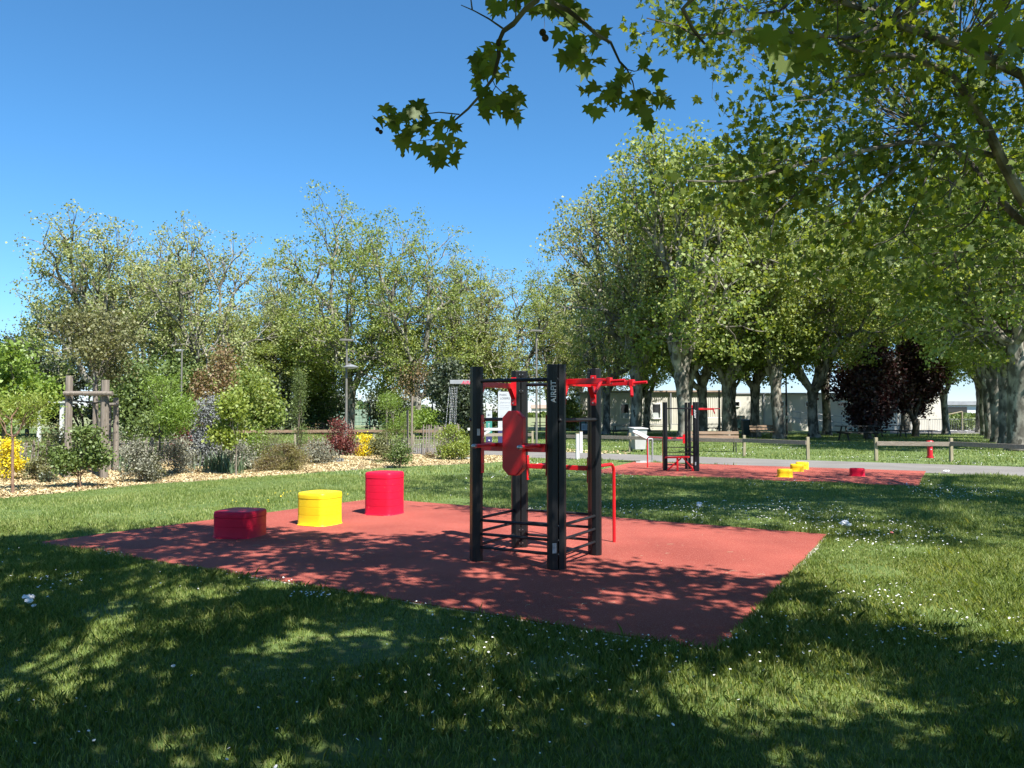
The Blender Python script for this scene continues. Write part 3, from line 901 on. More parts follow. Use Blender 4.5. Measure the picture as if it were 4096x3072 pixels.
def plyo(label, loc, rz, w, d, h, material, grooves, r=.092, capz=.10, bulge=.020, group=None, flange=True):
    root = thing("jump_box", label, "jump box", (loc[0], loc[1], .014), rz, group)
    ou = squircle(w, d, r, bulge=bulge)
    ring = lambda s, z: [(x * s, y * s, z) for x, y in ou]
    zc = h - capz
    rings = [ring(1.045, 0), ring(1.02, .006), ring(1.005, .02)]
    zs = [zc - (zc - .03) * (i + 1) / (grooves + 1) for i in range(grooves)][::-1]
    for z in zs:
        rings += [ring(1.0, z - .004), ring(.988, z - .0012), ring(.988, z + .0012), ring(1.0, z + .004)]
    rings += [ring(.998, zc - .004), ring(.975, zc - .001)]
    mb = MB(); loft(mb, rings)
    body = mb.build("body", material, root)
    mb = MB()
    rings = [ring(.975, zc), ring(1.012, zc + .002), ring(1.014, zc + capz * .45)]
    for i in range(1, 7):
        a = R(90) * i / 6
        rings.append([(x * (1.014 - .09 * (1 - math.cos(a))), y * (1.014 - .09 * (1 - math.cos(a))), zc + capz * .45 + capz * .5 * math.sin(a)) for x, y in ou])
    rings.append(ring(.6, h)); rings.append(ring(.3, h + .002))
    loft(mb, rings); mb.build("cap", material, root)
    if flange:
        mb = MB(); mb.box((0, -d / 2 - .02, .007), (w * .62, .07, .014)); mb.box((-w / 2 - .02, 0, .007), (.06, d * .6, .014))
        fl = mb.build("fixing_flange", material, root, bevel=.004)
    return root
plyo("low red jump box lying in tree shade, shortest of the three on the near pad", (-3.62, 10.72), R(-15), .53, .53, .345, M['redbox'], 1, capz=.085)
plyo("knee-high sunlit yellow jump box between the low red one and the tall red one", (-2.83, 11.85), R(-26), .50, .50, .475, M['yelbox'], 2, capz=.09)
plyo("tall sunlit red jump box, highest of the three on the near pad", (-2.07, 13.05), R(-22), .50, .50, .68, M['redbox'], 4, capz=.10)
def gp(sx, sy, dy=0): 
    a = G(sx, sy); k = (a[1] + dy) / a[1]; return (a[0] * k, a[1] + dy)
plyo("yellow stepping block in half shade, alone left of the other far blocks", gp(3140, 1912, .2), R(-20), .36, .34, .20, M['yelbox'], 0, r=.09, capz=.09, bulge=.01)
plyo("sunlit yellow stepping block in front of its twin on the far pad", gp(3188, 1889, .2), R(-20), .34, .36, .20, M['yelbox'], 0, r=.09, capz=.09, bulge=.01)
plyo("yellow stepping block half hidden behind its twin on the far pad", gp(3209, 1881, .35), R(-20), .34, .34, .20, M['yelbox'], 0, r=.09, capz=.09, bulge=.01)
plyo("small red stepping block alone on the right of the far pad", gp(3429, 1908, .2), R(-25), .35, .33, .20, M['redbox'], 0, r=.09, capz=.09, bulge=.01)

# ================================================================== SECOND RIG (far pad)
q = .9
L2 = Vector((*gp(2661, 1883, .05), 0)); F2 = Vector((*gp(2785, 1887, .05), 0)); B2 = Vector((*gp(2752, 1878, .05), 0))
c2 = (L2 + F2) / 2
rig2 = thing("fitness_rig", "smaller black fitness rig with red bench, on the far pad by the path", "fitness rig", (c2.x, c2.y, .014))
l = lambda v: Vector((v.x - c2.x, v.y - c2.y, 0))
l2, f2, b2 = l(L2), l(F2), l(B2)
H2 = 1.93
dirLF = (f2 - l2).normalized(); nLF = Vector((-dirLF.y, dirLF.x, 0))
for (p, dr) in ((l2, Vector((-.8, -.1, 0))), (f2, Vector((.25, -1, 0))), (b2, Vector((.2, 1, 0)))):
    e = dr.normalized(); g = Vector((e.y, -e.x, 0))
    Mx = Matrix((g, e, Vector((0, 0, 1)))).transposed().to_4x4(); Mx.translation = p
    for side in (1, -1):
        mb = MB(); mb.prism(post_outline(side, .88), 0, H2, Mx); mb.build("post", M['black'], rig2, bevel=.004)
Z = lambda v, z: Vector((v.x, v.y, z))
mb = None
rbar(rig2, Z(l2, 1.75) - nLF * .04, Z(f2, 1.75) - nLF * .04, .016, "pull_up_bar")
for z in (.655, .515, .42, .155):
    rbar(rig2, Z(l2, z) - nLF * .04, Z(f2, z) - nLF * .04, .012, "rung")
    rbar(rig2, Z(f2, z), Z(b2, z), .012, "rung")
    if z < .3: rbar(rig2, Z(l2, z), Z(b2, z), .012, "rung")
# red bench hung on the rungs
d_ = dirLF
bc = (l2 + f2) / 2 - nLF * .18
mb = MB(); mb.box((bc.x - .05, bc.y, .385), (.66, .24, .045), rz=math.atan2(d_.y, d_.x), ry=R(-2)); bench = mb.build("bench_pad", M['red'], rig2, bevel=.01)
mb = MB(); mb.box((bc.x - .06, bc.y - .08, .19), (.05, .05, .36)); mb.build("leg", M['red'], bench)
mb = MB(); mb.tube([(bc.x - .33, bc.y, .02), (bc.x + .05, bc.y - .05, .36)], .022, 8); mb.build("strut", M['red'], bench)
mb = MB(); mb.tube([(bc.x + .12, bc.y - .05, .36), (bc.x + .40, bc.y - .05, .03)], .022, 8); mb.box((bc.x + .40, bc.y - .05, .03), (.14, .05, .03)); mb.build("strut", M['red'], bench)
# red arm to the right
a = Z(f2, 1.735) + Vector((.06, 0, 0))
mb = MB(); mb.box((a.x + .22, a.y, a.z), (.46, .045, .055)); arm = mb.build("pull_up_arm", M['red'], rig2, bevel=.004)
mb = MB(); mb.tube([(a.x + .44, a.y, a.z + .005), (a.x + .62, a.y, a.z + .012)], .015, 8); mb.build("grip", M['red'], arm)
mb = MB(); mb.tube([(a.x + .42, a.y, a.z), (a.x + .46, a.y - .05, a.z - .14)], .015, 8); mb.build("grip", M['red'], arm)
mb = MB(); mb.box((b2.x + .12, b2.y - .13, 1.70), (.07, .012, .30)); mb.build("bracket", M['red'], rig2, bevel=.004)
# dips
D1 = Vector((*G(2590, 1872), 0)) - Vector((c2.x, c2.y, 0)); D2 = Vector((*G(2652, 1873), 0)) - Vector((c2.x, c2.y, 0))
bl = Z(b2, .90) + Vector((-.12, -.02, 0)); lr = Z(l2, .90) + Vector((.1, .12, 0))
mb = MB(); mb.tube([lr, bl], .028, 4); mb.build("dip_beam", M['red'], rig2)
mb = MB(); mb.box((bl.x, bl.y, .87), (.06, .03, .26)); mb.build("bracket", M['red'], rig2)
for D, s in ((D1, lr.lerp(bl, .02)), (D2, lr.lerp(bl, .5))):
    top = Z(D, .90); dd = (s - top).normalized()
    pts = [s] + [top + dd * (.09 - .09 * math.sin(R(90) * i / 5)) - Vector((0, 0, .09 - .09 * math.cos(R(90) * i / 5))) for i in range(6)] + [Z(D, 0)]
    mb = MB(); mb.tube(pts, .018, 10); mb.build("dip_bar", M['red'], rig2)
e = Vector((.25, -1, 0)).normalized(); g = Vector((-e.y, e.x, 0))
fc_ = f2 + e * .0545
M1 = frame(fc_ - g * .045 + Vector((0, 0, 1.60)), (0, 0, 1), -g)
text_mesh("lettering", "AIRFIT", .085, M['letter'], rig2, M1, bold=.0012)
mb = MB(); mb.box(fc_ - g * .045 + Vector((0, 0, .21)), (.04, .004, .09), rz=math.atan2(g.y, g.x)); mb.build("maker_plate", M['galv'], rig2)

# ================================================================== PULL-DOWN MACHINE behind the left post
dm = 28.0
def at(sx, sy, d=dm): return P(sx, sy, d)
mx0 = at(1906, 1830); mast = Vector((mx0.x, dm, 0))
mc = thing("pull_down_machine", "white and grey pull-down exercise machine hung with chains, behind the near rig's left post", "exercise machine", (mast.x, dm, 0))
loc_ = lambda p: Vector((p.x - mast.x, p.y - dm, p.z))
top = loc_(at(1906, 1528)); tipL = loc_(at(1800, 1530))
mb = MB(); mb.box((0, 0, top.z / 2), (.14, .14, top.z + .06)); mb.build("mast", M['white'], mc, bevel=.01)
mb = MB(); mb.box(((tipL.x + .25) / 2, 0, top.z), (abs(tipL.x) + .25, .12, .14)); arm = mb.build("top_arm", M['armgrey'], mc, bevel=.008)
text_mesh("lettering", "AIRFIT", .17, M['redletter'], arm, frame(loc_(at(1874, 1531)) + Vector((0, -.063, 0)), (1, 0, 0), (0, 0, 1)), shear=.25, bold=.002)
barp = loc_(at(1798, 1719))
mb = MB(); mb.tube([(barp.x - .22, -.02, barp.z), (barp.x + .22, -.02, barp.z)], .03, 10); mb.build("pull_bar", M['binblack'], mc)
def chain(a, b, name, parent):
    a = Vector(a); b = Vector(b); n = int((b - a).length / .045); mb = MB()
    d = (b - a).normalized(); x = d.orthogonal().normalized(); y = d.cross(x)
    for i in range(n):
        c = a.lerp(b, (i + .5) / n); s_ = x if i % 2 else y
        pts = []
        for k in range(7):
            an = 2 * math.pi * k / 6; pts.append(c + d * .030 * math.cos(an) + s_ * .016 * math.sin(an))
        mb.tube(pts, .0055, 4, cap=False)
    return mb.build(name, M['steel'], parent)
for i, (xa, xb) in enumerate(((1799, 1782), (1806, 1797), (1812, 1800), (1819, 1806), (1825, 1816), (1798, 1820), (1829, 1822))):
    for zz in (0,):
        a = loc_(at(xa, 1548)) + Vector((0, -.03 + .02 * (i % 3), 0)); b = loc_(at(xb, 1712 if i in (0, 6) else 1700))
        chain(a, b, "chain", mc)
pb = loc_(at(1936, 1717))
mb = MB(); mb.box((pb.x + .1, 0, pb.z), (1.35, .10, .09)); seat = mb.build("lever_beam", M['white'], mc, bevel=.008)
mb = MB(); mb.tube([loc_(at(1862, 1776)), loc_(at(1960, 1722))], .06, 4); mb.build("brace", M['white'], mc)
mb = MB(); mb.box((loc_(at(1840, 1790)).x, 0, .42), (.13, .13, .84)); mb.build("front_leg", M['white'], mc, bevel=.008)
mb = MB(); mb.box((.0, 0, .05), (.8, .30, .06)); mb.build("base", M['white'], mc, bevel=.008)

# ================================================================== SIGNS
def totem(label, x0, x1, ytop, ybase, parts, cat="sign", name="totem_sign"):
    g0 = G((x0 + x1) / 2, ybase); d = g0[1]
    w = (x1 - x0) / 4 * d / F
    zt = P((x0 + x1) / 2, ytop, d).z
    root = thing(name, label, cat, (g0[0], d, 0), R(0))
    zz = lambda sy: P((x0 + x1) / 2, sy, d).z
    for (nm, ya, yb, m) in parts:
        za, zb = (zz(ya), zz(yb) if yb else 0.0)
        mb = MB(); mb.box((0, 0, (za + zb) / 2), (w, .09, za - zb)); mb.build(nm, M[m], root, bevel=.006)
    return root, w, d, zz
s1, w, d, zz = totem("tall white park welcome sign with dark lettering and a navy foot", 1992, 2048, 1567, 1778,
                    [("panel", 1567, 1715, 'signwhite'), ("foot_panel", 1715.5, None, 'navy')])
def line(txt, sy, size, cx=0.0, m='ink', shear=0, rot=0, root=s1, w=w, zz=zz, bold=0.0, sp=1.0):
    xd = (1, 0, 0) if not rot else (0, 0, 1); yd = (0, 0, 1) if not rot else (-1, 0, 0)
    text_mesh("lettering", txt, size, M[m], root, frame(Vector((cx * w, -.0465, zz(sy))), xd, yd), shear=shear, bold=bold, spacing=sp)
line("PARC", 1580, .150, -.12, bold=.001, sp=1.1)
line("DE", 1579, .095, .38, rot=1, m='inkgrey')
line("LOISIRS", 1594, .150, -.01, bold=.001)
line("Bienvenue", 1610, .120, 0, shear=.25, m='inkgrey')
line("Horaires d'ouverture", 1622, .052, -.02, m='inkgrey')
line("Du lundi au dimanche", 1629, .052, -.02, m='inkgrey')
line("De 8 h 30 à 22 h 30", 1636, .052, -.05, m='inkgrey')
line("Prenez le temps", 1664, .045, -.12, m='inkgrey')
line("de respirer", 1670, .045, -.2, m='inkgrey')
mb = MB(); mb.box((.0, -.047, zz(1705)), (.11, .003, .09)); mb.build("pictogram", M['ink'], s1)
s2, w, d, zz = totem("narrow white, teal and navy direction sign with an arrow pointing left", 1944, 1968, 1643, 1780,
                    [("arrow_panel", 1643, 1684, 'signwhite'), ("exit_panel", 1684.5, 1735, 'teal'), ("foot_panel", 1735.5, None, 'navy')])
zc = zz(1660)
mb = MB(); mb.prism([(-.085, 0), (-.02, .065), (.0, .05), (-.03, .018), (.08, .018), (.08, -.018), (-.03, -.018), (.0, -.05), (-.02, -.065)][::-1], 0, .003, frame((0, -.0455, zc), (1, 0, 0), (0, 0, 1)))
mb.build("arrow", M['ink'], s2)
text_mesh("lettering", "SORTIE", .13, M['signwhite'], s2, frame((.0, -.0465, zz(1708)), (0, 0, 1), (-1, 0, 0)), bold=.001)
mb = MB(); mb.ball((0, -.02, zz(1762)), .055, 12); mb.build("roundel", M['signwhite'], s2)

# ================================================================== FENCES, BENCHES, TABLES, BINS, LAMPS
def rail_fence(label, pts, post_h=.78, rail_z=.60, rail_h=.145, posts=None, rail_mat='wood_rail', post_mat='wood_post', group=None):
    """pts: ground points of the posts"""
    o = Vector((pts[0][0], pts[0][1], 0))
    root = thing("rail_fence", label, "fence", tuple(o), 0, group)
    rn = random.Random(len(label))
    L = [Vector((p[0], p[1], 0)) - o for p in pts]
    for p in L:
        mb = MB(); mb.box((p.x, p.y, post_h / 2 + .0), (.10, .10, post_h + .03), rz=rn.uniform(-.1, .1), rx=rn.uniform(-.015, .015))
        mb.build("post", M[post_mat], root, bevel=.008)
    for a, b in zip(L[:-1], L[1:]):
        d = (b - a); ang = math.atan2(d.y, d.x); nn = Vector((d.y, -d.x, 0)).normalized() * .085
        if nn.y > 0: nn = -nn
        c = (a + b) / 2 + nn
        mb = MB(); mb.box((c.x, c.y, rail_z + rn.uniform(-.008, .008)), (d.length - .012, .05, rail_h), rz=ang, ry=rn.uniform(-.004, .004))
        mb.build("rail", M[rail_mat], root, bevel=.006)
    return root
rail_fence("timber rail fence beside the asphalt path, left stretch ending in a gap", [gp(2240, 1797), gp(2520, 1808), gp(2977, 1825), gp(3232, 1839)])
rail_fence("timber rail fence right of the gap, in front of the red hydrant", [gp(3505, 1843), gp(3805, 1847), gp(4180, 1872), gp(4560, 1900)])
rail_fence("greyed rail fence running in front of the park signs", [gp(1900, 1790), gp(2015, 1788), gp(2075, 1787), gp(2130, 1788)], post_h=.75, rail_z=.58)
rail_fence("brown rail fence seen behind the bright yellow shrub", [gp(930, 1786, 3), gp(1180, 1784, 3), gp(1497, 1783, 3), gp(1655, 1783, 3), gp(1760, 1783, 3)], rail_mat='wood_brown', rail_z=.66, post_h=.86)

def bench(label, loc, rz, L=1.7, back=True, group=None, legm='lamp_dark', wood='wood_brown'):
    r = thing("park_bench", label, "bench", loc, rz, group)
    mb = MB()
    for k in range(3): mb.box((0, -.15 + k * .15, .45), (L, .12, .04))
    mb.build("seat", M[wood], r, bevel=.006)
    if back:
        mb = MB()
        for k in range(2): mb.box((0, .27 + k * .03, .62 + k * .17), (L, .035, .13), rx=R(-10))
        mb.build("backrest", M[wood], r, bevel=.006)
    for s_ in (-1, 1):
        mb = MB(); x_ = s_ * (L / 2 - .22)
        mb.tube([(x_, -.22, 0), (x_, -.17, .25), (x_, -.2, .43)], .025, 6)
        mb.tube([(x_, .30, 0), (x_, .20, .25), (x_, .24, .46), (x_, .33, .86 if back else .43)], .025, 6)
        mb.tube([(x_, -.2, .42), (x_, .24, .43)], .022, 6)
        mb.build("leg", M[legm], r)
    return r
b0 = bench("long brown bench with backrest between the path fence and the plane trees", gp(2850, 1808), R(-3), 2.3)
bench("small dark bench beside the green wheelie bin under the planes", gp(3055, 1756), R(8), 1.6)
bench("backless dark bench in deep shade under the purple maple", gp(3660, 1748), R(4), 2.6, back=False)

def picnic(label, loc, rz, L=1.9, group="picnic tables under the plane trees", wood='wood_dark'):
    r = thing("picnic_table", label, "picnic table", loc, rz, group)
    mb = MB()
    for k in range(5): mb.box((0, -.30 + k * .15, .75), (L, .14, .04))
    mb.build("tabletop", M[wood], r)
    for s_ in (-1, 1):
        mb = MB()
        for k in range(2): mb.box((0, s_ * (.62 + k * .14), .45), (L, .13, .04))
        mb.build("bench_seat", M[wood], r)
    for s_ in (-1, 1):
        mb = MB(); x_ = s_ * (L / 2 - .3)
        mb.box((x_, -.40, .37), (.045, .09, .80), rx=R(-28)); mb.box((x_, .40, .37), (.045, .09, .80), rx=R(28))
        mb.box((x_, 0, .41), (.045, 1.5, .09))
        mb.build("leg_frame", M[wood], r)
    return r
pt = picnic("picnic table directly left of the grey wheelie bin, before the cladded wall", gp(2500, 1748), R(4), 2.0)
def pdup(label, loc, rz, sc_=None): return dup(pt, loc, rz, label, scale=sc_)
pdup("picnic table right of its twin, behind the grey wheelie bin", gp(2612, 1750), R(-3))
pdup("distant picnic table seen between the near rig's posts", gp(2172, 1722), R(10))
pdup("picnic table half hidden behind the plane trunk right of the far rig", gp(2848, 1735), R(15))
pdup("picnic table in deep shade left of the purple maples", gp(3430, 1764), R(2), 1.15)
pdup("long picnic table in shade behind the narrow cypress", gp(1235, 1735), R(2), 1.1)
pdup("picnic table in shade right of the narrow cypress", gp(1335, 1735), R(-4))
pdup("picnic table behind the yellow shrub and street lamp", gp(1505, 1732), R(3), 1.1)
pdup("picnic table half hidden behind the palings by the chains", gp(1752, 1718), R(12))
pdup("picnic table in shade right of the trestle, in front of the barriers", gp(3565, 1750), R(-8), 1.05)

def wheelie(label, loc, rz, m, s=1.0):
    r = thing("wheelie_bin", label, "wheelie bin", loc, rz, None, s)
    mb = MB()
    b0 = [(-.23, -.25), (.23, -.25), (.23, .22), (-.23, .22)]; b1 = [(-.29, -.33), (.29, -.33), (.29, .34), (-.29, .34)]
    vv = [(x, y, .09) for x, y in b0] + [(x, y, .95) for x, y in b1]
    mb.add(vv, [(3, 2, 1, 0), (4, 5, 6, 7), (0, 1, 5, 4), (1, 2, 6, 5), (2, 3, 7, 6), (3, 0, 4, 7)]); mb.build("body", M[m], r, bevel=.02)
    mb = MB(); mb.box((0, -.01, .985), (.64, .74, .05), rx=R(3)); mb.box((0, .36, .97), (.56, .06, .05)); mb.build("lid", M[m], r, bevel=.02)
    for s_ in (-1, 1):
        mb = MB(); mb.lathe([(.10, -.03), (.10, .03)], (s_ * .24, .22, .10), 12, Matrix.Rotation(R(90), 3, 'Y')); mb.build("wheel", M['binblack'], r)
    return r
wheelie("light grey wheelie bin standing behind the slanted information desk", gp(2553, 1806), R(12), 'bingrey', 1.0)
wheelie("dark green wheelie bin at the foot of a plane tree before the building", gp(2988, 1747), R(-4), 'bingreen', 1.15)

# slanted information desk at the path edge
dg_ = gp(2593, 1851)
dk = thing("information_desk", "slanted grey metal information desk on tube legs by the far pad", "information board", dg_, R(0))
sc_ = dg_[1] / F / 4
Xd = lambda sx: (sx - 2593) * sc_
for x_, y_ in ((-.02, -.1), (.20, .35)):
    mb = MB(); mb.tube([(x_, y_, 0), (x_, y_, .76)], .032, 10); mb.build("leg", M['galv'], dk)
mb = MB(); mb.tube([(-.42, -.1, .02), (-.02, -.1, .02), (.20, .35, .02), (-.2, .35, .02)], .03, 8); mb.build("foot_frame", M['galv'], dk)
mb = MB(); mb.tube([(-.02, -.1, .76), (-.52, -.1, 1.02)], .03, 8); mb.tube([(.20, .35, .76), (-.30, .35, 1.02)], .03, 8); mb.build("side_rail", M['galv'], dk)
mb = MB()
vv = [(-.0, -.08, .79), (.20, .35, .79), (-.31, .35, 1.06), (-.52, -.08, 1.06)]
mb.add(vv + [(x, y, z - .02) for x, y, z in vv], [(0, 1, 2, 3), (7, 6, 5, 4), (0, 4, 5, 1), (1, 5, 6, 2), (2, 6, 7, 3), (3, 7, 4, 0)]); mb.build("panel", M['signwhite'], dk)

# pale bollards
for lab, (sx, sy), h in (("cream square bollard standing at the near edge of the path, nearer of two", (2310, 1838), .90), ("cream bollard just behind its twin across the path", (2324, 1812), .86)):
    g_ = gp(sx, sy); r = thing("bollard", lab, "bollard", g_, R(10))
    mb = MB(); mb.box((0, 0, h / 2), (.115, .115, h), bev=.012); mb.build("post", M['white'], r, bevel=.004)
    mb = MB(); mb.box((0, 0, h + .012), (.13, .13, .024)); mb.build("cap", M['wood_post'], r, bevel=.006)

# recycling bin
g_ = gp(2341, 1738); r = thing("recycling_bin", "black recycling bin with two openings and a pale front notice", "recycling bin", g_, R(0), None, 1.05)
mb = MB(); mb.lathe([(.42, 0), (.42, 1.05), (.40, 1.15), (.25, 1.22), (.02, 1.24)], (0, 0, 0), 18); mb.build("body", M['binblack'], r)
for s_ in (-1, 1):
    mb = MB(); mb.prism([(-.13, -.14), (.13, -.14), (.15, .10), (0, .15), (-.15, .10)], 0, .02, frame((s_ * .19, -.40 + .03, 1.0), (1, s_ * .35, 0), (0, 0, 1)))
    op = mb.build("opening_hood", M['teal' if s_ < 0 else 'bingrey'], r)
    mb = MB(); mb.prism([(-.07, -.06), (.07, -.06), (.08, .05), (-.08, .05)], .02, .03, frame((s_ * .19, -.40 + .03, 1.0), (1, s_ * .35, 0), (0, 0, 1))); mb.build("opening", M['binblack'], op)
mb = MB()
for s_ in (-1, 1):
    mb.prism([(-.15, -.26), (.15, -.20 if s_ > 0 else -.32), (.15, .2), (-.15, .26)] if 0 else [(-.15, -.24), (.15, -.24), (.15, .24), (-.15, .24)], 0, .02, frame((s_ * .155, -.425 + .0, .55), (1, s_ * .3, 0), (0, 0, 1)))
nt_ = mb.build("notice", M['signwhite'], r)
mb = MB()
for s_ in (-1, 1):
    mb.prism([(-.09, -.17), (.09, -.17), (.09, .15), (-.09, .15)], .02, .024, frame((s_ * .155, -.425 + .0, .55), (1, s_ * .3, 0), (0, 0, 1)))
mb.build("notice_print", M['inkgrey'], nt_)

# hydrant
g_ = gp(3720, 1832); r = thing("fire_hydrant", "red fire hydrant standing behind the rail fence right of the gap", "fire hydrant", g_, R(0))
hz = lambda sy: P(3720, sy, g_[1]).z
H_ = hz(1762)
mb = MB(); mb.lathe([(.125, 0), (.125, .05), (.095, .055), (.09, H_ * .72), (.10, H_ * .73)], (0, 0, 0), 18); mb.build("body", M['hydrant'], r)
mb = MB(); mb.lathe([(.13, H_ * .73), (.135, H_ * .78), (.135, H_ * .92), (.10, H_ * .99), (.02, H_)], (0, 0, 0), 18); mb.box((.13, 0, H_ * .80), (.12, .10, .05)); mb.build("cap", M['hydrant'], r)
mb = MB(); mb.box((.0, -.092, H_ * .5), (.05, .004, .035)); mb.build("label_plate", M['signwhite'], r)

# ---- lamps
def lamp(label, sx, sbase, stop, kind, material='lamp_grey', rad=.055, d=None, group=None):
    if d is None: d = G(sx, sbase)[1]
    x = P(sx, sbase, d).x; top = P(sx, stop, d).z
    r = thing("street_lamp", label, "street lamp", (x, d, 0), 0, group)
    mb = MB(); mb.tube([(0, 0, 0), (0, 0, top * .3), (0, 0, top)], [rad * 1.15, rad, rad * .75], 12); mb.build("pole", M[material], r)
    k = d / F / 4
    if kind == 'flat':
        mb = MB(); w = 24 * k
        mb.prism([(-w, -.25), (w, -.25), (w * 1.02, .25), (-w, .25)], -.04, .05, Matrix.Translation((0, 0, top + .06)) @ Matrix.Rotation(R(6), 4, 'X') @ Matrix.Rotation(R(3), 4, 'Y'))
        mb.tube([(0, 0, top - .1), (0, 0, top + .08)], .05, 8)
        mb.build("lamp_head", M['lamp_grey'], r, bevel=.015)
    if kind == 'side':
        mb = MB(); mb.box((-10 * k, 0, top + .02), (22 * k, .25, .09)); mb.build("lamp_head", M['galv'], r, bevel=.02)
    return r, d, k, top
l1, d1_, k1, t1 = lamp("grey street lamp with flat head and a small side lantern, behind the red shrub", 1384, 1800, 1366, 'flat')
z_ = P(1400, 1468, d1_).z
mb = MB(); mb.tube([(0, 0, z_ + .1), (16 * k1, 0, z_ + .16), (18 * k1, 0, z_ + .08)], .03, 8); arm = mb.build("side_arm", M['lamp_grey'], l1)
mb = MB(); mb.lathe([(.05, .12), (.12, .10), (.36, .0), (.34, -.03), (.15, -.07), (.02, -.09)][::-1], (17 * k1, 0, z_), 16); mb.build("lantern", M['galv'], arm)
lamp("grey street lamp with flat top head standing right of the park sign", 2146, 1782, 1328, 'flat')
lamp("grey street lamp with one-sided head among the shrubs left of centre", 722, 1812, 1404, 'side', rad=.04)
lamp("slim pale lamp post behind the picnic tables, left of the bright small tree", 1480, 1728, 1600, 'none', rad=.05)
lamp("thin dark lamp post left of the chains", 1729, 1725, 1500, 'none', 'lamp_dark', rad=.06)
lamp("thin dark lamp post beside the grey street lamp by the sign", 2160, 1722, 1530, 'none', 'lamp_dark', rad=.06)
ll, dd_, kk_, tt_ = lamp("tall dark post with a small white box before the rendered wall", 3147, 1744, 1500, 'none', 'lamp_dark', rad=.07)
mb = MB(); mb.box((-.04, -.12, P(3147, 1669, dd_).z), (.22, .12, .22)); mb.build("white_box", M['white'], ll, bevel=.02)
lamp("tall slim post between two plane trunks right of the far rig", 2878, 1750, 1560, 'none', 'lamp_grey', rad=.08)

# fallen twigs and leaf bits lying on the near pad
rng = np.random.default_rng(55); mb = MB()
for (sx, sy, n_) in ((2120, 2225, 8), (2330, 2215, 6), (1950, 2225, 5), (2700, 2200, 10), (2300, 2400, 12), (1500, 2200, 8), (1100, 2170, 8), (2900, 2300, 8)):
    for i in range(n_):
        g_ = G(sx + rng.normal() * 110, sy + rng.normal() * 26)
        if not inpoly(np.array([g_[0]]), np.array([g_[1]]), PAD1)[0]: continue
        a = rng.uniform(0, 6.28); L = rng.uniform(.02, .10); c_ = np.array([g_[0], g_[1], .018])
        d_v = np.array([math.cos(a), math.sin(a), 0]) * L; sd2 = np.array([-math.sin(a), math.cos(a), 0]) * L * rng.uniform(-.2, .2)
        mb.tube([c_, c_ + d_v * .5 + sd2 + np.array([0, 0, .004]), c_ + d_v], .0018, 4)
tag(mb.build("fallen_twigs", mat("dry_twig", (.36, .28, .18), (.48, .40, .28), rough=.9, scale=20)), "tiny dry twigs scattered over the near red pad", "twigs", kind='stuff')

# ---- litter on the lawn
def litter(label, sx, sy, s, mname, seed, n=3, group=None, cat="litter"):
    rn = np.random.default_rng(seed); g_ = G(sx, sy); mb = MB()
    for i in range(n):
        c = rn.normal(size=3) * s * .45; c[2] = abs(c[2]) * .5 + .045
        vv = []; ff = []; k = 9
        for a in range(k):
            for b in range(5):
                th = 2 * math.pi * a / k; ph = math.pi * (b + .5) / 5
                rr = s * .5 * (.65 + .6 * rn.random())
                vv.append((c[0] + rr * math.sin(ph) * math.cos(th), c[1] + rr * math.sin(ph) * math.sin(th), c[2] + rr * .55 * math.cos(ph)))
        for a in range(k):
            for b in range(4):
                ff.append((a * 5 + b, ((a + 1) % k) * 5 + b, ((a + 1) % k) * 5 + b + 1, a * 5 + b + 1))
        mb.add(vv, ff)
    o = mb.build("crumpled_paper", M[mname]); o.location = (g_[0], g_[1], 0)
    tag(o, label, cat, group)
litter("large crumple of white paper in the shaded grass at far left", 108, 2418, .075, 'paper', 3, 3)
litter("small white scrap below the large crumple at far left", 148, 2442, .04, 'paper', 5, 1)
litter("crumpled white plastic in the sunny lawn right of the near pad", 3378, 2112, .10, 'paper', 7, 4)
litter("flat white scrap in the dark grass low left of centre", 712, 2694, .03, 'paper', 8, 1)
litter("white scrap on the lawn beyond the near pad's far edge", 2806, 2032, .09, 'paper', 9, 2)
litter("pink wrapper in the lawn between the shade and the right edge", 3572, 2146, .05, 'pink', 10, 1)
litter("thin strip of white scraps by the path at far right", 3785, 1893, .10, 'paper', 12, 3)

# ================================================================== BUILDING
db = 74.0
PX = lambda sx, d=db: P(sx, 1650, d).x
PZ = lambda sy, d=db: P(2048, sy, d).z
bx0, bx1, bx2 = PX(2321), PX(3052), PX(3765)
bld = thing("low_building", "long low cream building with cladded left wing and rendered right wing behind the plane trees", "building", (bx0, db, 0))
zt1, zt2 = PZ(1572), PZ(1577)
def wall_with_holes(x0, x1, z0, z1, holes, y, depth, name, m, parent, off):
    """front wall slab split round window openings"""
    mb = MB()
    xs = sorted(set([x0, x1] + [h[0] for h in holes] + [h[1] for h in holes]))
    for a, b in zip(xs[:-1], xs[1:]):
        hs = sorted([h for h in holes if h[0] <= a + 1e-6 and h[1] >= b - 1e-6], key=lambda h: h[2])
        z = z0
        for h in hs:
            if h[2] > z: mb.box(((a + b) / 2 - off, y + depth / 2, (z + h[2]) / 2), (b - a, depth, h[2] - z))
            z = h[3]
        if z1 > z: mb.box(((a + b) / 2 - off, y + depth / 2, (z + z1) / 2), (b - a, depth, z1 - z))
    return mb.build(name, m, parent)
wn1 = [(PX(2484), PX(2515), PZ(1672), PZ(1617)), (PX(2610), PX(2641), PZ(1671), PZ(1617))]
wn2 = [(PX(2927), PX(2956), PZ(1624), PZ(1608)), (PX(3105), PX(3133), PZ(1624), PZ(1609)), (PX(3222), PX(3250), PZ(1624), PZ(1609)), (PX(3355), PX(3383), PZ(1624), PZ(1609))]
door = (PX(2946), PX(2978), 0, PZ(1662))
zc_ = PZ(1697)
split = PX(2900)
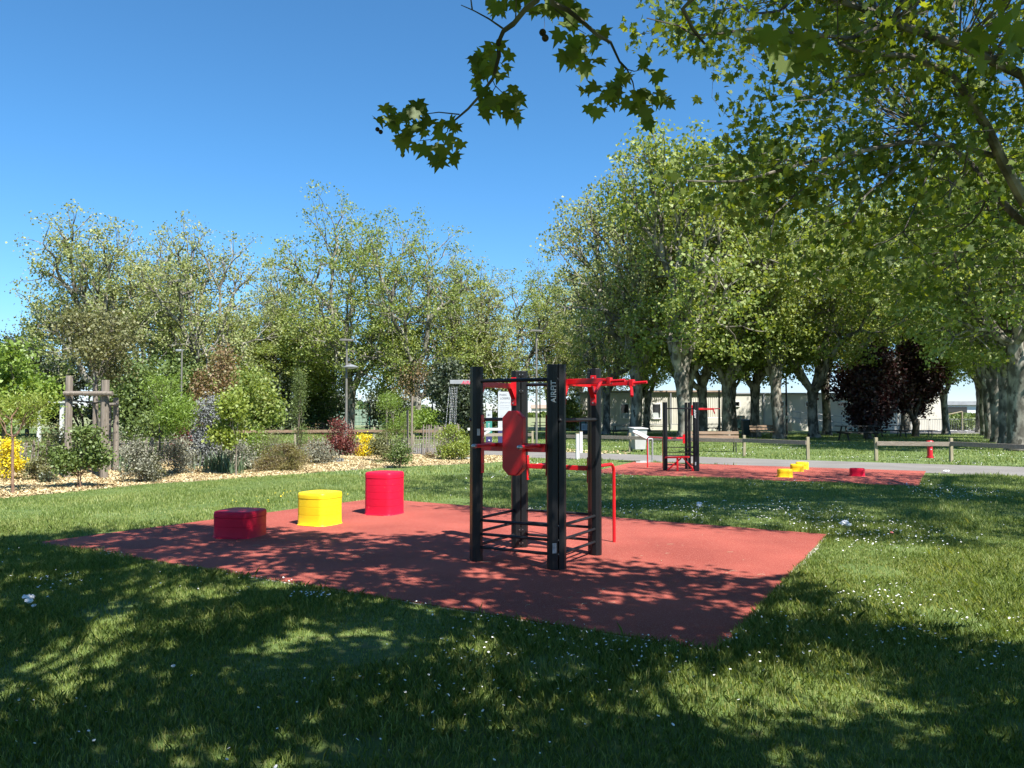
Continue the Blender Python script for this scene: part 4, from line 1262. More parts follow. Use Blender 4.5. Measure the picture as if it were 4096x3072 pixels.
wall_with_holes(bx0, split, zc_, zt1, wn1, 0, .25, "cladded_wall", M['clad'], bld, bx0)
mb = MB(); x = bx0 + .1
while x < split - .1:                                       # standing ribs of the cladding
    if not any(h[0] - .12 < x < h[1] + .12 for h in wn1):
        mb.box((x - bx0, -.02, (zc_ + zt1) / 2), (.07, .04, zt1 - zc_ - .05))
    else:
        h = [h for h in wn1 if h[0] - .12 < x < h[1] + .12][0]
        mb.box((x - bx0, -.02, (zc_ + h[2] - .12) / 2), (.07, .04, h[2] - .12 - zc_)); mb.box((x - bx0, -.02, (h[3] + .1 + zt1) / 2), (.07, .04, zt1 - h[3] - .15))
    x += .20
mb.build("cladding_ribs", M['clad'], bld)
mb = MB(); mb.box(((bx0 + split) / 2 - bx0, .10, zc_ / 2 - .01), (split - bx0, .35, zc_ - .02)); mb.build("plinth", M['wall'], bld)
mb = MB(); mb.box(((bx0 + split) / 2 - bx0, -.03, zc_ + .0), (split - bx0, .10, .06)); mb.build("drip_rail", M['roof'], bld)
wall_with_holes(split + .004, bx2, 0, zt2, wn2 + [door], -.12, .37, "rendered_wall", M['wall'], bld, bx0)
mb = MB(); mb.box(((bx0 + bx2) / 2 - bx0, 6, zt2 / 2 - .05), (bx2 - bx0 - .05, 11.4, zt2 - .12)); mb.build("core_walls", M['wall'], bld)
mb = MB(); mb.box(((bx0 + split) / 2 - bx0, 5.9, zt1 + .05), (split - bx0 + .5, 12.3, .10)); mb.build("roof", M['roof'], bld)
mb = MB(); mb.box(((bx0 + split) / 2 - bx0 + .6, -.30, zt1 + .16), (split - bx0 - 1.5, .05, .16)); mb.build("fascia", M['fascia'], bld)
mb = MB(); mb.box(((split + bx2) / 2 - bx0 + .1, 5.9, zt2 + .08), (bx2 - split + .2, 12.3, .12)); mb.build("roof", M['roof'], bld)
for i, h in enumerate(wn1 + wn2):
    big = i < 2; y0 = .0 if big else -.12
    mb = MB(); cx = (h[0] + h[1]) / 2 - bx0; cz = (h[2] + h[3]) / 2; w_ = h[1] - h[0]; hh = h[3] - h[2]
    t_ = .12 if i == 1 else .06
    for sx2 in (-1, 1): mb.box((cx + sx2 * (w_ / 2 + t_ / 2), y0 - .03, cz), (t_, .10, hh + 2 * t_))
    mb.box((cx, y0 - .03, cz + hh / 2 + t_ / 2), (w_, .10, t_)); mb.box((cx, y0 - .06, cz - hh / 2 - t_ / 2), (w_, .18, t_))
    fr = mb.build("window", M['frame'], bld)
    mb = MB(); mb.box((cx, y0 + .12, cz), (w_, .02, hh)); mb.build("pane", M['glass'], fr)
    if big:
        mb = MB(); mb.box((cx, y0 + .105, cz - hh * .31), (w_ * .98, .01, hh * .37)); mb.build("blind", M['blind'], fr)
mb = MB(); cx = (door[0] + door[1]) / 2 - bx0; mb.box((cx, .0, door[3] / 2), (door[1] - door[0], .06, door[3])); dr_ = mb.build("door", M['glass'], bld)
mb = MB(); mb.box((cx, -.05, door[3] / 2), (.08, .05, door[3])); mb.box((cx, -.05, door[3] - .05), (door[1] - door[0], .05, .1)); mb.box((cx - (door[1] - door[0]) / 2 + .2, -.05, door[3] * .45), (.36, .03, door[3] * .6)); mb.build("door_frame", M['darkteal'], dr_)
for sx in (2681, 3052):
    mb = MB(); mb.tube([(PX(sx) - bx0, -.22, .1), (PX(sx) - bx0, -.22, zt1)], .07, 8); mb.build("downpipe", M['roof'], bld)
mb = MB(); mb.box((PX(2830) - bx0, -2.5, .62), (PX(2875) - PX(2790), .6, 1.25)); 
o = mb.build("low_wall", M['wall'], None, bevel=.05); o.location = (bx0, db, -.02); tag(o, "low pale wall block in front of the building behind the plane trunks", "wall")
# access ramp with railings along the right wing
r = thing("access_ramp", "access ramp with pale metal railings along the rendered wall", "ramp", (PX(3135), db - 2.2, 0))
Lr = PX(3390) - PX(3135)
mb = MB(); mb.add([(0, 0, 0), (Lr, 0, 0), (Lr, 1.4, 0), (0, 1.4, 0), (0, 0, .75), (Lr, 0, .15), (Lr, 1.4, .15), (0, 1.4, .75)], [(0, 1, 5, 4), (1, 2, 6, 5), (2, 3, 7, 6), (3, 0, 4, 7), (4, 5, 6, 7)]); mb.build("slab", M['wall'], r)
mb = MB()
for i in range(9):
    x = Lr * i / 8; zb = .75 - .6 * i / 8; mb.tube([(x, .03, zb), (x, .03, zb + 1.0)], .03, 6)
for k_ in (.45, 1.0): mb.tube([(0, .03, .75 + k_), (Lr, .03, .15 + k_)], .03, 6)
mb.build("railing", M['galv'], r)

# crowd barriers on the right
def barrier(label, loc, rz):
    r = thing("crowd_barrier", label, "barrier", loc, rz, "crowd barriers by the lane")
    L, H = 2.5, 1.1
    mb = MB(); mb.tube([(-L / 2, 0, .15), (-L / 2, 0, H), (L / 2, 0, H), (L / 2, 0, .15), (-L / 2, 0, .15)], .028, 6); mb.build("frame", M['galv'], r)
    mb = MB()
    for i in range(1, 18): mb.tube([(-L / 2 + L * i / 18, 0, .15), (-L / 2 + L * i / 18, 0, H)], .013, 5, cap=False)
    mb.build("bars", M['galv'], r)
    for s_ in (-1, 1):
        mb = MB(); mb.box((s_ * (L / 2 - .3), 0, .03), (.07, .6, .05)); mb.tube([(s_ * (L / 2 - .3), 0, .05), (s_ * (L / 2 - .3), 0, .15)], .025, 6); mb.build("foot", M['galv'], r)
    return r
g_ = gp(3652, 1730)
ba = barrier("crowd barrier at the left end of the row, before the white wall", g_, 0)
names = ["crowd barrier with the white wall behind its middle, second in the row", "crowd barrier in front of the pale tree trunk", "crowd barrier in front of the round green bush", "crowd barrier between the round bush and the row of trunks"]
for i, lb in enumerate(names):
    g2 = gp(3652 + 2.57 / (g_[1] / F / 4) * 0 + (i + 1) * 2.62 * F * 4 / g_[1], 1730 - i * .2)
    dup(ba, g2, R((-2, 3, -1, 2)[i]), lb)
g2 = gp(3935, 1734); dup(ba, g2, R(65), "crowd barrier turned side-on at the right end of the row")

# white shelter frame at far left, behind the beds
g_ = gp(200, 1790); r = thing("white_shelter", "small white frame shelter half hidden by shrubs at far left", "shelter", (P(200, 1790, 45).x, 45, 0))
k_ = 45 / F / 4
for sx in (-45, 45):
    mb = MB(); mb.box((sx * k_, 0, P(0, 1612, 45).z / 2), (.16, .16, P(0, 1612, 45).z)); mb.build("post", M['white'], r)
mb = MB(); mb.box((0, .5, P(0, 1608, 45).z), (110 * k_, 1.6, .12)); mb.build("roof", M['white'], r)

# tennis court mesh fence behind the left trees
def mesh_fence(label, xa, xb, y, h, n):
    r = thing("mesh_fence", label, "fence", (xa, y, 0)); L = xb - xa
    for i in range(n + 1):
        mb = MB(); mb.tube([(L * i / n, 0, 0), (L * i / n, 0, h)], .04, 6); mb.build("post", M['teal'], r)
    mb = MB()
    k = int(L / .35)
    for i in range(k): mb.tube([(L * i / k, 0, .05), (L * i / k, 0, h)], .008, 3, cap=False)
    for i in range(9): mb.tube([(0, 0, h * i / 8), (L, 0, h * i / 8)], .01, 3, cap=False)
    mb.build("mesh", M['teal'], r)
    mb = MB(); mb.box((L * .5, .1, h * .38), (L, .02, h * .55)); mb.build("windbreak", mat("pale_green_windbreak", (.22, .30, .24), (.28, .36, .29), rough=.9, scale=1), r)
mesh_fence("green sports court fence with pale windbreak behind the picnic tables", PX(1235, 84), PX(1600, 84), 84, 3.0, 6)

# distant buildings and fields on the horizon at right and centre
r = thing("distant_hall", "white modern hall with dark flat roof far off at right", "building", (PX(3862, 260), 260, 0))
mb = MB(); mb.box((0, 8, 2.0), (22, 14, 4.0)); mb.build("wall", M['white'], r)
mb = MB(); mb.box((-3, 8, 4.7), (30, 16, 1.2)); mb.build("roof", M['roof'], r)
mb = MB(); mb.box((-3.5, .9, 2.2), (9, .2, 2.6)); mb.build("window", M['glass'], r)
g_ = gp(3850, 1724); r = thing("street_lamp", "slim pale post rising before the distant field at right", "street lamp", (g_[0], g_[1], 0))
mb = MB(); mb.tube([(0, 0, 0), (0, 0, P(3850, 1646, g_[1]).z)], .07, 8); mb.build("pole", M['wood_post'], r)
mb = MB(); z_ = P(3850, 1646, g_[1]).z; mb.tube([(0, 0, z_), (-1.4, 0, z_ - .3)], .05, 8); mb.build("arm", M['wood_post'], r)
r = thing("distant_house", "tiny pale house far across the meadow, right of the grey street lamp", "house", (PX(2185, 300), 300, 0))
mb = MB(); mb.box((0, 0, 1.6), (11, 6, 3.2)); mb.build("wall", M['wall'], r)
mb = MB(); mb.prism([(-3.6, 0), (3.6, 0), (0, 1.4)], -5.8, 5.8, Matrix(((0, 0, 1, 0), (1, 0, 0, 0), (0, 1, 0, 3.2), (0, 0, 0, 1)))); mb.build("roof", M['fascia'], r)

# ---- tree support frame in the bed
def pole(mb, sx, stop, sbase, d, r_=.065, lean=0):
    a = P(sx, sbase, d); b = P(sx + lean, stop, d); mb.tube([(a.x, d, max(0, min(a.z, .0))), (b.x, d, b.z)], r_, 9)
ts = thing("tree_support", "grey timber frame of upright poles and a crossbar staking the olive-leaved tree", "tree support", (P(350, 1900, 19.6).x, 19.6, 0))
ox = P(350, 1900, 19.6).x
def lp(sx, sy, d): p = P(sx, sy, d); return (p.x - ox, d - 19.6, p.z)
for (sx, st, d, rr, ln) in ((278, 1503, 19.6, .085, 8), (422, 1520, 19.6, .095, 6), (412, 1560, 20.9, .06, 2), (464, 1590, 21.4, .07, 0), (438, 1620, 21.6, .05, 0)):
    p = lp(sx, st, d); q_ = lp(sx - ln, 1900, d)
    mb = MB(); mb.tube([(q_[0], q_[1], 0), (p[0], p[1], p[2])], rr, 9); mb.build("pole", M['wood_grey'], ts)
mb = MB(); mb.tube([lp(256, 1573, 19.45), lp(450, 1574, 19.45)], .055, 8); mb.build("crossbar", M['wood_grey'], ts)
mb = MB(); mb.tube([lp(418, 1620, 19.6), lp(468, 1617, 21.4)], .045, 8); mb.build("crossbar", M['wood_grey'], ts)
mb = MB(); mb.tube([lp(272, 1600, 19.5), lp(345, 1608, 20.2), lp(384, 1612, 20.4)], .022, 6); mb.tube([lp(424, 1616, 19.5), lp(400, 1608, 20.2), lp(378, 1614, 20.4)], .022, 6); mb.build("strap", M['binblack'], ts)
def stake(label, p0, p1, rr=.045, d=None, m='wood_grey'):
    d = d or G(*p0)[1]
    a = P(p0[0], p0[1], d); b = P(p1[0], p1[1], d)
    mb = MB(); mb.tube([(0, 0, 0), (b.x - a.x, 0, b.z)], rr, 8)
    o = mb.build("wooden_stake", M[m]); o.location = (a.x, d, 0); tag(o, label, "stake")
stake("leaning timber stake under the bright feathery small tree", (580, 1926), (612, 1750))
stake("leaning timber stake by the dark bush right of the yellow shrub", (1572, 1851), (1604, 1772))
stake("taller of two upright stakes right of the bright small tree", (1646, 1830), (1649, 1585), .04)
stake("left one of two upright stakes right of the bright small tree", (1632, 1828), (1630, 1640), .04)
stake("thin upright stake left of the pair, behind the dark bush", (1615, 1812), (1615, 1728), .035)
stake("pale upright stake seen through the bright small tree", (1546, 1812), (1548, 1580), .04)

# paling fence behind the bed
def palings(label, pts, h, seed, gap=.095):
    o = Vector((*pts[0], 0)); r = thing("paling_fence", label, "fence", tuple(o)); rn = random.Random(seed)
    mb = MB(); wires = []
    for a, b in zip(pts[:-1], pts[1:]):
        a = Vector(a); b = Vector(b); L = (b - a).length; d = (b - a) / L; n = int(L / gap)
        for i in range(n):
            p = a + d * (i * gap) - o.xy
            hh = h * rn.uniform(.88, 1.06); ln = rn.uniform(-.06, .06) + .08 * math.sin(i * .13)
            mb.box((p.x + ln * hh / 2, p.y, hh / 2), (.034, .016, hh), rz=math.atan2(d.y, d.x) + rn.uniform(-.3, .3), ry=ln)
        wires.append((a - o.xy, b - o.xy))
    mb.build("palings", M['wood_grey'], r)
    mb = MB()
    for a, b in wires:
        for z in (h * .2, h * .55, h * .85): mb.tube([(a.x, a.y - .02, z), (b.x, b.y - .02, z)], .006, 4)
    mb.build("wire", M['galv'], r)
palings("grey split paling fence behind the left half of the bed", [G(-200, 1905), G(180, 1888), G(520, 1868), G(800, 1855)], .85, 3)
palings("leaning split paling fence behind the red and yellow shrubs", [G(1180, 1834), G(1450, 1822), G(1720, 1813)], .66, 4)
palings("taller dark palings between the stakes and the lime shrub by the chains", [G(1690, 1818), G(1850, 1810)], 1.15, 6, gap=.07)

# ================================================================== PLANTS IN THE BED
def plant(name, label, cat, sx, sbase, stop, hw, lmat, n_cl, per, lsize, sigma, seed, d=None, bot=None, stem=None, th=None, tr=.02, multi=0,
          shape=QUAD, up=.5, bmat='twig', lean=0, group=None, r_tip=.004, lumps=6, shell=.5, D=None, droop=0.0, mnr=.0025):
    """photo pixels of base, top and half width -> a plant standing there"""
    d = d or G(sx, sbase)[1]
    x = P(sx, sbase, d).x; H = P(sx, stop, d).z; W = hw * d / F / 4
    b = P(sx, bot, d).z if bot else H * .12
    z0 = float(bed_z(np.array([x]), np.array([d]))[0]) if inpoly(np.array([x]), np.array([d]), BED)[0] else 0
    th = th if th is not None else max(b, .02)
    return tree(name, label, cat, (x, d, z0), H - z0, W, th, tr, n_cl, per, sigma, lsize, M[lmat], M[bmat], seed, bottom=max(b - z0, .03), shape=shape,
                group=group, lumps=lumps + (4 if multi > 2 else 0), lean=lean, shell=shell, up=up, foliage='foliage', stemname='stems' if multi else 'trunk', multi=multi,
                r_tip=r_tip, min_r=mnr, D=D, droop=droop)

plant("flowering_shrub", "bright yellow flowering shrub at the left edge of the picture", "shrub", 20, 1925, 1742, 75, 'leaf_yellow', 110, 26, .05, .09, 1, multi=6, tr=.012)
plant("young_tree", "slender young tree with drooping light green leaves at far left, in the wood chips", "young tree", 52, 1978, 1530, 190, 'leaf_lime', 110, 22, .085, .13, 2, bot=1745, tr=.028, bmat='bark_red', shape=FINE, up=.2, droop=.6, lean=-.03)
plant("young_tree", "broad bright green tree rising behind at the left edge", "tree", 10, 1880, 1372, 165, 'leaf_bright', 170, 30, .11, .22, 3, d=23, bot=1700, tr=.05, up=.4)
plant("shrub", "small pale yellow-green shrub between the yellow one and the dark green one", "shrub", 155, 1925, 1825, 55, 'leaf_olive', 60, 22, .045, .07, 4, multi=6, tr=.008)
plant("shrub", "low dark tuft in the chips left of the dark green shrub", "shrub", 200, 1935, 1888, 35, 'leaf_dark', 26, 18, .04, .06, 5, multi=5, tr=.006)
plant("shrub", "rounded dark glossy green shrub on two bare stems before the timber frame", "shrub", 316, 1956, 1720, 100, 'leaf_mid', 150, 26, .065, .10, 6, bot=1885, multi=2, tr=.020, bmat='bark_red')
plant("staked_tree", "olive-leaved tree staked inside the grey timber frame", "tree", 378, 1890, 1235, 160, 'leaf_olive', 210, 24, .075, .22, 7, d=20.5, bot=1545, tr=.075, bmat='wood_grey', up=.3)
plant("young_tree", "bright green feathery small tree with a thin trunk, right of the timber frame", "young tree", 645, 1926, 1515, 130, 'leaf_bright', 210, 30, .085, .13, 8, bot=1740, tr=.024, shape=FINE, up=.3, lean=-.05)
plant("shrub", "grey-mauve twiggy shrub right of the feathery small tree", "shrub", 700, 1905, 1735, 85, 'leaf_lav', 120, 24, .045, .11, 9, multi=9, tr=.008)
plant("shrub", "pale grey-green shrub left of the feathery small tree's trunk", "shrub", 560, 1915, 1735, 80, 'leaf_lav', 110, 24, .045, .11, 10, d=18.8, multi=8, tr=.008)
plant("shrub", "dark low bush under the feathery small tree", "shrub", 590, 1928, 1800, 55, 'leaf_olive', 60, 24, .045, .09, 11, multi=7, tr=.008)
plant("shrub", "tall silver-leaved shrub behind the iris clumps", "shrub", 850, 1880, 1570, 85, 'leaf_silver', 230, 28, .055, .13, 12, multi=8, tr=.016)
plant("shrub", "broad silver-grey shrub low between the silver and red-bronze plants", "shrub", 790, 1880, 1700, 70, 'leaf_silver', 120, 28, .05, .12, 13, multi=8, tr=.012)
plant("shrub", "small red-bronze shrub left of the silver one", "shrub", 745, 1850, 1655, 36, 'leaf_red', 70, 22, .06, .11, 14, d=23, multi=5, tr=.012)
plant("young_tree", "young tree with lime foliage on a pale stake, in front of the silver shrub", "young tree", 944, 1906, 1575, 95, 'leaf_lime', 110, 26, .085, .12, 15, bot=1790, tr=.018, bmat='wood_grey', up=.3)
plant("copper_tree", "tall slim coppery-brown tree behind the silver shrub", "tree", 850, 1840, 1360, 75, 'leaf_copper', 190, 26, .08, .18, 16, d=27, bot=1700, tr=.05)
plant("shrub", "wide spreading bronze-green heath bush on the wood chips", "shrub", 1140, 1886, 1768, 118, 'leaf_heath', 330, 26, .055, .07, 17, multi=14, tr=.009, shape=FINE, up=.2, shell=.65)
plant("shrub", "pale twiggy grass-like shrub behind the heath bush", "shrub", 1090, 1850, 1700, 90, 'leaf_olive', 100, 22, .06, .13, 18, d=24.5, multi=10, tr=.007, shape=FINE)
plant("cypress", "narrow upright cypress behind the heath bush", "tree", 1198, 1835, 1470, 22, 'leaf_mid', 170, 30, .06, .11, 19, d=27, bot=1800, tr=.03, shape=FINE, up=.2)
plant("shrub", "thin brown twiggy shrub between the cypress and the red shrub", "shrub", 1265, 1840, 1690, 55, 'leaf_copper', 50, 14, .05, .12, 20, multi=8, tr=.008)
plant("shrub", "dark red shrub in front of the lamp post", "shrub", 1360, 1834, 1655, 66, 'leaf_red', 150, 24, .06, .12, 21, multi=9, tr=.012)
plant("flowering_shrub", "bright yellow shrub right of the dark red one", "shrub", 1466, 1830, 1732, 40, 'leaf_yellow', 100, 28, .055, .09, 22, multi=7, tr=.008)
plant("shrub", "dark olive bush between the yellow shrub and the leaning stake", "shrub", 1535, 1848, 1722, 58, 'leaf_olive', 120, 24, .055, .11, 23, multi=10, tr=.012)
plant("shrub", "dark green bush right of the leaning stake", "shrub", 1600, 1846, 1740, 40, 'leaf_mid', 80, 22, .05, .10, 24, d=23.8, multi=7, tr=.010)
plant("young_tree", "bright small tree beside the two upright stakes", "young tree", 1585, 1822, 1555, 82, 'leaf_bright', 190, 30, .085, .15, 25, bot=1735, tr=.03, bmat='wood_grey', up=.3, shape=FINE)
plant("shrub", "lime green shrub under the chains, left of the near rig", "shrub", 1812, 1842, 1692, 72, 'leaf_lime', 150, 28, .06, .11, 26, multi=9, tr=.010)
plant("shrub", "bare brown low bush between the stakes and the lime shrub", "shrub", 1718, 1836, 1808, 30, 'leaf_copper', 24, 12, .04, .07, 27, multi=8, tr=.005)
plant("shrub", "small grey-green tuft alone on the chips left of the tall red box", "shrub", 1358, 1858, 1835, 14, 'leaf_silver', 14, 12, .05, .05, 28, multi=4, tr=.005)
plant("shrub", "low straggly weed on the chips under the dark olive bush", "shrub", 1512, 1862, 1840, 25, 'leaf_olive', 18, 12, .04, .06, 29, multi=5, tr=.004)
plant("shrub", "rust and green thicket behind the timber frame", "shrub", 250, 1880, 1690, 130, 'leaf_olive', 130, 26, .06, .18, 30, d=22.5, multi=12, tr=.012)
plant("shrub", "grey flowering thicket right of the staked tree's trunk", "shrub", 450, 1880, 1720, 90, 'leaf_lav', 110, 26, .055, .16, 31, d=23.5, multi=10, tr=.010)
plant("shrub", "tangled brown-green undergrowth left of the copper tree", "shrub", 640, 1860, 1640, 130, 'leaf_mid', 160, 26, .08, .22, 32, d=27, multi=10, tr=.014)
plant("shrub", "light green bush right of the lime young tree", "shrub", 1035, 1850, 1690, 50, 'leaf_bright', 60, 22, .07, .13, 33, d=27, multi=6, tr=.012)
plant("shrub", "mixed grey thicket left of the heath bush", "shrub", 960, 1875, 1760, 90, 'leaf_lav', 110, 24, .055, .13, 34, d=23, multi=9, tr=.010)
plant("shrub", "olive thicket behind the palings right of the heath bush", "shrub", 1270, 1838, 1745, 90, 'leaf_lav', 90, 20, .055, .13, 35, d=25.5, multi=9, tr=.008)

def iris(label, sx, sbase, n, h, w, seed, group="iris clumps in the bed"):
    rn = np.random.default_rng(seed); g_ = G(sx, sbase); v = []; f = []
    for i in range(n):
        bx_, by_ = rn.normal(size=2) * w; a = rn.uniform(0, 6.28); ln = rn.uniform(.05, .55); hh = h * rn.uniform(.6, 1.1); ww = .02
        dx, dy = math.cos(a), math.sin(a); px, py = -dy * ww, dx * ww
        b = len(v)
        for t, s in ((0, .8), (.4, 1), (.75, .7), (1, .05)):
            q = t * t * ln * hh
            v += [(bx_ + dx * q + px * s, by_ + dy * q + py * s, hh * (t - .15 * t * t * ln)), (bx_ + dx * q - px * s, by_ + dy * q - py * s, hh * (t - .15 * t * t * ln))]
        for k in range(3): f.append((b + 2 * k, b + 2 * k + 1, b + 2 * k + 3, b + 2 * k + 2))
    o = fast_mesh("iris_clump", np.array(v), np.array(f), M['leaf_iris'])
    o.location = (g_[0], g_[1], float(bed_z(np.array([g_[0]]), np.array([g_[1]]))[0]) if inpoly(np.array([g_[0]]), np.array([g_[1]]), BED)[0] else 0)
    tag(o, label, "iris clump", group)
iris("blue-green iris clump right of the timber frame's front pole", 450, 1885, 40, .55, .14, 1)
iris("iris clump left of the leaning stake under the feathery tree", 520, 1900, 46, .55, .16, 2)
iris("iris clump under the grey-mauve shrub", 765, 1880, 44, .55, .14, 3)
iris("iris clump left of the lime tree's stake, before the silver shrub", 850, 1890, 60, .58, .20, 4)
iris("dense dark iris clump directly left of the lime tree's stake", 915, 1896, 50, .55, .14, 5)
iris("lone iris clump right of the lime tree's stake", 985, 1880, 36, .50, .12, 6)

# ================================================================== TREES
GRP = "plane trees of the park"
KP = 1.3
def big(seed, H=15.0, W=5.4, th=3.2, tr=.33, n=500, per=30, mat_='plane_leaf', label="", loc=(0, 0), lumps=20, bottom=4.4, ls=.175, sigma=.48, lean=.02, rz=0, shell=.6, D=None):
    return tree("plane_tree", label, "tree", loc, H, W, th, tr, n, int(per * KP), sigma * .64, ls, M[mat_], M['bark_plane'], seed, bottom=bottom, group=GRP, lumps=lumps, lean=lean,
                shell=shell, r_tip=.027, min_r=.011, up=.35, rz=rz, D=D, wob=.08)
def T(sx, sbase=None, d=None):
    d = d or G(sx, sbase)[1]
    return (P(sx, 1700, d).x, d, 0)
vA = big(101, label="mottled plane tree with thick trunk directly left of the far rig's red arm", loc=T(2748, 1752), n=520, per=34)
vB = big(102, H=15, W=5.6, label="mottled plane tree with pale trunk right of the far rig", loc=T(2904, 1752), n=640, per=32, lumps=24)
vC = big(103, H=15, W=5.2, label="plane tree whose trunk stands beside the green wheelie bin", loc=T(3019, 1748), n=480, per=34)
# airier crowns for the left and far groups
vD = big(104, H=13.8, W=5.0, mat_='plane_leaf_pale', label="airy plane tree at the far left of the skyline", loc=T(400, d=50), n=600, per=24, lumps=24, bottom=4.2, sigma=.42, ls=.145)
vE = big(105, H=14.0, W=5.0, mat_='plane_leaf_pale', label="airy plane tree second from the left on the skyline", loc=T(800, d=52), n=600, per=24, lumps=24, bottom=4.0, sigma=.42, ls=.145)
vF = big(106, H=18.4, W=6.6, mat_='plane_leaf', label="tallest plane tree of the left group, trunk behind the lamp with the side lantern", loc=T(1398, 1736), n=780, per=28, lumps=26, bottom=3.6, tr=.40, ls=.165)

SRC_H = {vA.name: 15, vB.name: 15, vC.name: 15, vD.name: 13.8, vE.name: 14.0, vF.name: 18.4}
def dp(src, label, sx, d, rz, s, w=None):
    if s > 10:                                   # wanted crown top, photo pixels
        s = P(sx, s, d).z / SRC_H[src.name]
    return dup(src, T(sx, d=d), rz, label, scale=(w or s, w or s, s))
dp(vA, "plane tree with slim trunk before the left white-framed window of the building", 2589, 68, 1.1, .92)
dp(vE, "plane tree left of the building windows, trunk wrapped in foliage", 2425, 60, 2.1, .96, .9)
dp(vB, "plane tree standing just behind and left of the far rig", 2812, 53, 2.6, .98)
dp(vC, "plane tree behind the pale trunk, before the teal door", 2930, 61, .7, 1.0)
dp(vB, "plane tree left of the purple maples with a forking trunk", 3257, 52, 4.0, 900, 1.05)
dp(vA, "plane tree close right of the forking one, left of the purple maples", 3303, 58, 5.1, 820, .95)
dp(vC, "plane tree rising behind the left purple maple", 3455, 60, 3.3, 800, 1.0)
dp(vB, "plane tree rising behind the right purple maple", 3620, 66, 1.4, 780, 1.15)
dp(vC, "plane tree with pale trunk at the right end of the building", 3782, 60, 2.2, .92, .8)
# the row at the right, receding
dp(vA, "plane tree farthest back in the right-hand row", 3922, 66, 1.9, 1.0, .9)
dp(vB, "second farthest plane tree of the right-hand row", 3940, 57, 4.4, 1.0, .9)
dp(vC, "plane tree third from the far end of the right-hand row", 3958, 50, .4, 1.0)
dp(vA, "plane tree in the middle of the right-hand row", 3985, 44, 3.7, 1.02)
dp(vB, "plane tree behind the nearest trunk of the right-hand row", 4022, 39.5, 5.6, 1.02)
nr = big(107, H=15, W=5.8, th=3.6, tr=.52, label="nearest thick plane trunk of the right-hand row, at the picture's right edge", loc=T(4085, d=34.5), n=560, per=34, lumps=13)
dp(vE, "tall airy plane at the left end of the right group", 2540, 52, .9, 650, 1.2)
dp(vA, "tall plane behind the far rig with the highest crown of the right group", 2730, 46.5, 5.0, 575, 1.25)
dp(vC, "tall plane behind the trunk by the green wheelie bin", 3110, 50, 1.0, 590, 1.1)
# left group skyline
dp(vD, "airy plane tree between the first two on the left skyline", 560, 60, 1.3, 965, .95)
dp(vE, "pale airy plane tree left of the tallest of the left group", 1020, 62, 3.9, 1190, .8)
dp(vD, "airy plane tree directly left of the tallest one", 1190, 68, 4.9, 1050, .9)
dp(vF, "plane tree right of the tallest one of the left group", 1668, 60, 2.4, 925, .95)
dp(vE, "plane tree above the pull-down machine's arm", 1880, 64, .5, 1025, .95)
dp(vF, "plane tree above the park sign", 2030, 68, 4.2, 1090, .92)
dp(vD, "thin plane tree behind the grey lamp by the sign", 2200, 72, 2.9, 1150, .95)
dp(vB, "low plane tree behind the narrow cypress", 1150, 63, .2, .62, .9)
dp(vC, "low plane tree behind the copper tree", 880, 62, 2.8, .60, .95)
dp(vF, "plane tree far behind the left building corner", 2330, 78, 1.7, 1020, .95)

def mid(name, label, sx, d, H_px, hw, lmat, seed, n=200, per=30, ls=.17, sg=.35, bot=None, tr=.14, bm='bark_dark', lumps=9, shell=.5):
    H = P(sx, H_px, d).z; W = hw * d / F / 4
    b = P(sx, bot, d).z if bot else .3
    return tree(name, label, "tree", T(sx, d=d), H, W, max(b * .95, .3), tr, n, per, sg, ls, M[lmat], M[bm], seed, bottom=b, lumps=lumps, shell=shell, r_tip=.014, min_r=.008, up=.35)
mid("maple_tree", "left dark purple maple before the building's right wing", 3470, 50, 1400, 125, 'leaf_purple', 201, n=420, per=44, bot=1690, tr=.24, ls=.19)
mid("maple_tree", "right dark purple maple nearer the barriers", 3662, 53, 1375, 112, 'leaf_purple', 202, n=420, per=44, bot=1690, tr=.24, ls=.19)
mid("evergreen_tree", "very dark evergreen at far left behind the white shelter", 110, 56, 1350, 200, 'leaf_dark', 203, n=360, per=34, bot=1660, ls=.2, sg=.5)
mid("evergreen_tree", "dark evergreen behind the staked olive-leaved tree", 330, 58, 1420, 170, 'leaf_dark', 204, n=260, per=34, ls=.2, sg=.5)
mid("evergreen_tree", "dark holm oak mass left of the narrow cypress", 1080, 60, 1500, 130, 'leaf_dark', 205, n=300, per=36, ls=.2, sg=.45)
mid("evergreen_tree", "dark holm oak behind the pull-down machine's chains", 1830, 50, 1455, 95, 'leaf_dark', 206, n=330, per=36, ls=.17, sg=.38)
mid("bushy_tree", "mid green bushy tree behind the copper tree", 690, 50, 1420, 150, 'leaf_mid', 207, n=280, per=34, ls=.19, sg=.45)
mid("bushy_tree", "mid green bushy tree left of the lamp with the side lantern", 1230, 66, 1420, 120, 'leaf_mid', 208, n=240, per=34, ls=.2, sg=.45)
mid("bushy_tree", "pale bushy tree behind the silver shrub and copper tree", 960, 48, 1450, 130, 'plane_leaf', 209, n=240, per=34, ls=.18, sg=.42)
mid("bushy_tree", "bushy tree between the timber frame and the lamp among the shrubs", 520, 40, 1440, 140, 'leaf_mid', 210, n=260, per=34, ls=.15, sg=.36)
mid("pollard_tree", "brown twiggy pollard with pale trunk right of the bright small tree", 1668, 57, 1475, 85, 'leaf_copper', 211, n=150, per=9, bot=1600, tr=.30, bm='bark_plane', ls=.14, sg=.4)
mid("garden_bush", "light green bush between the pollard trunk and the dark holm oak", 1720, 56, 1645, 45, 'leaf_bright', 212, n=60, per=34, bot=1710, tr=.05)
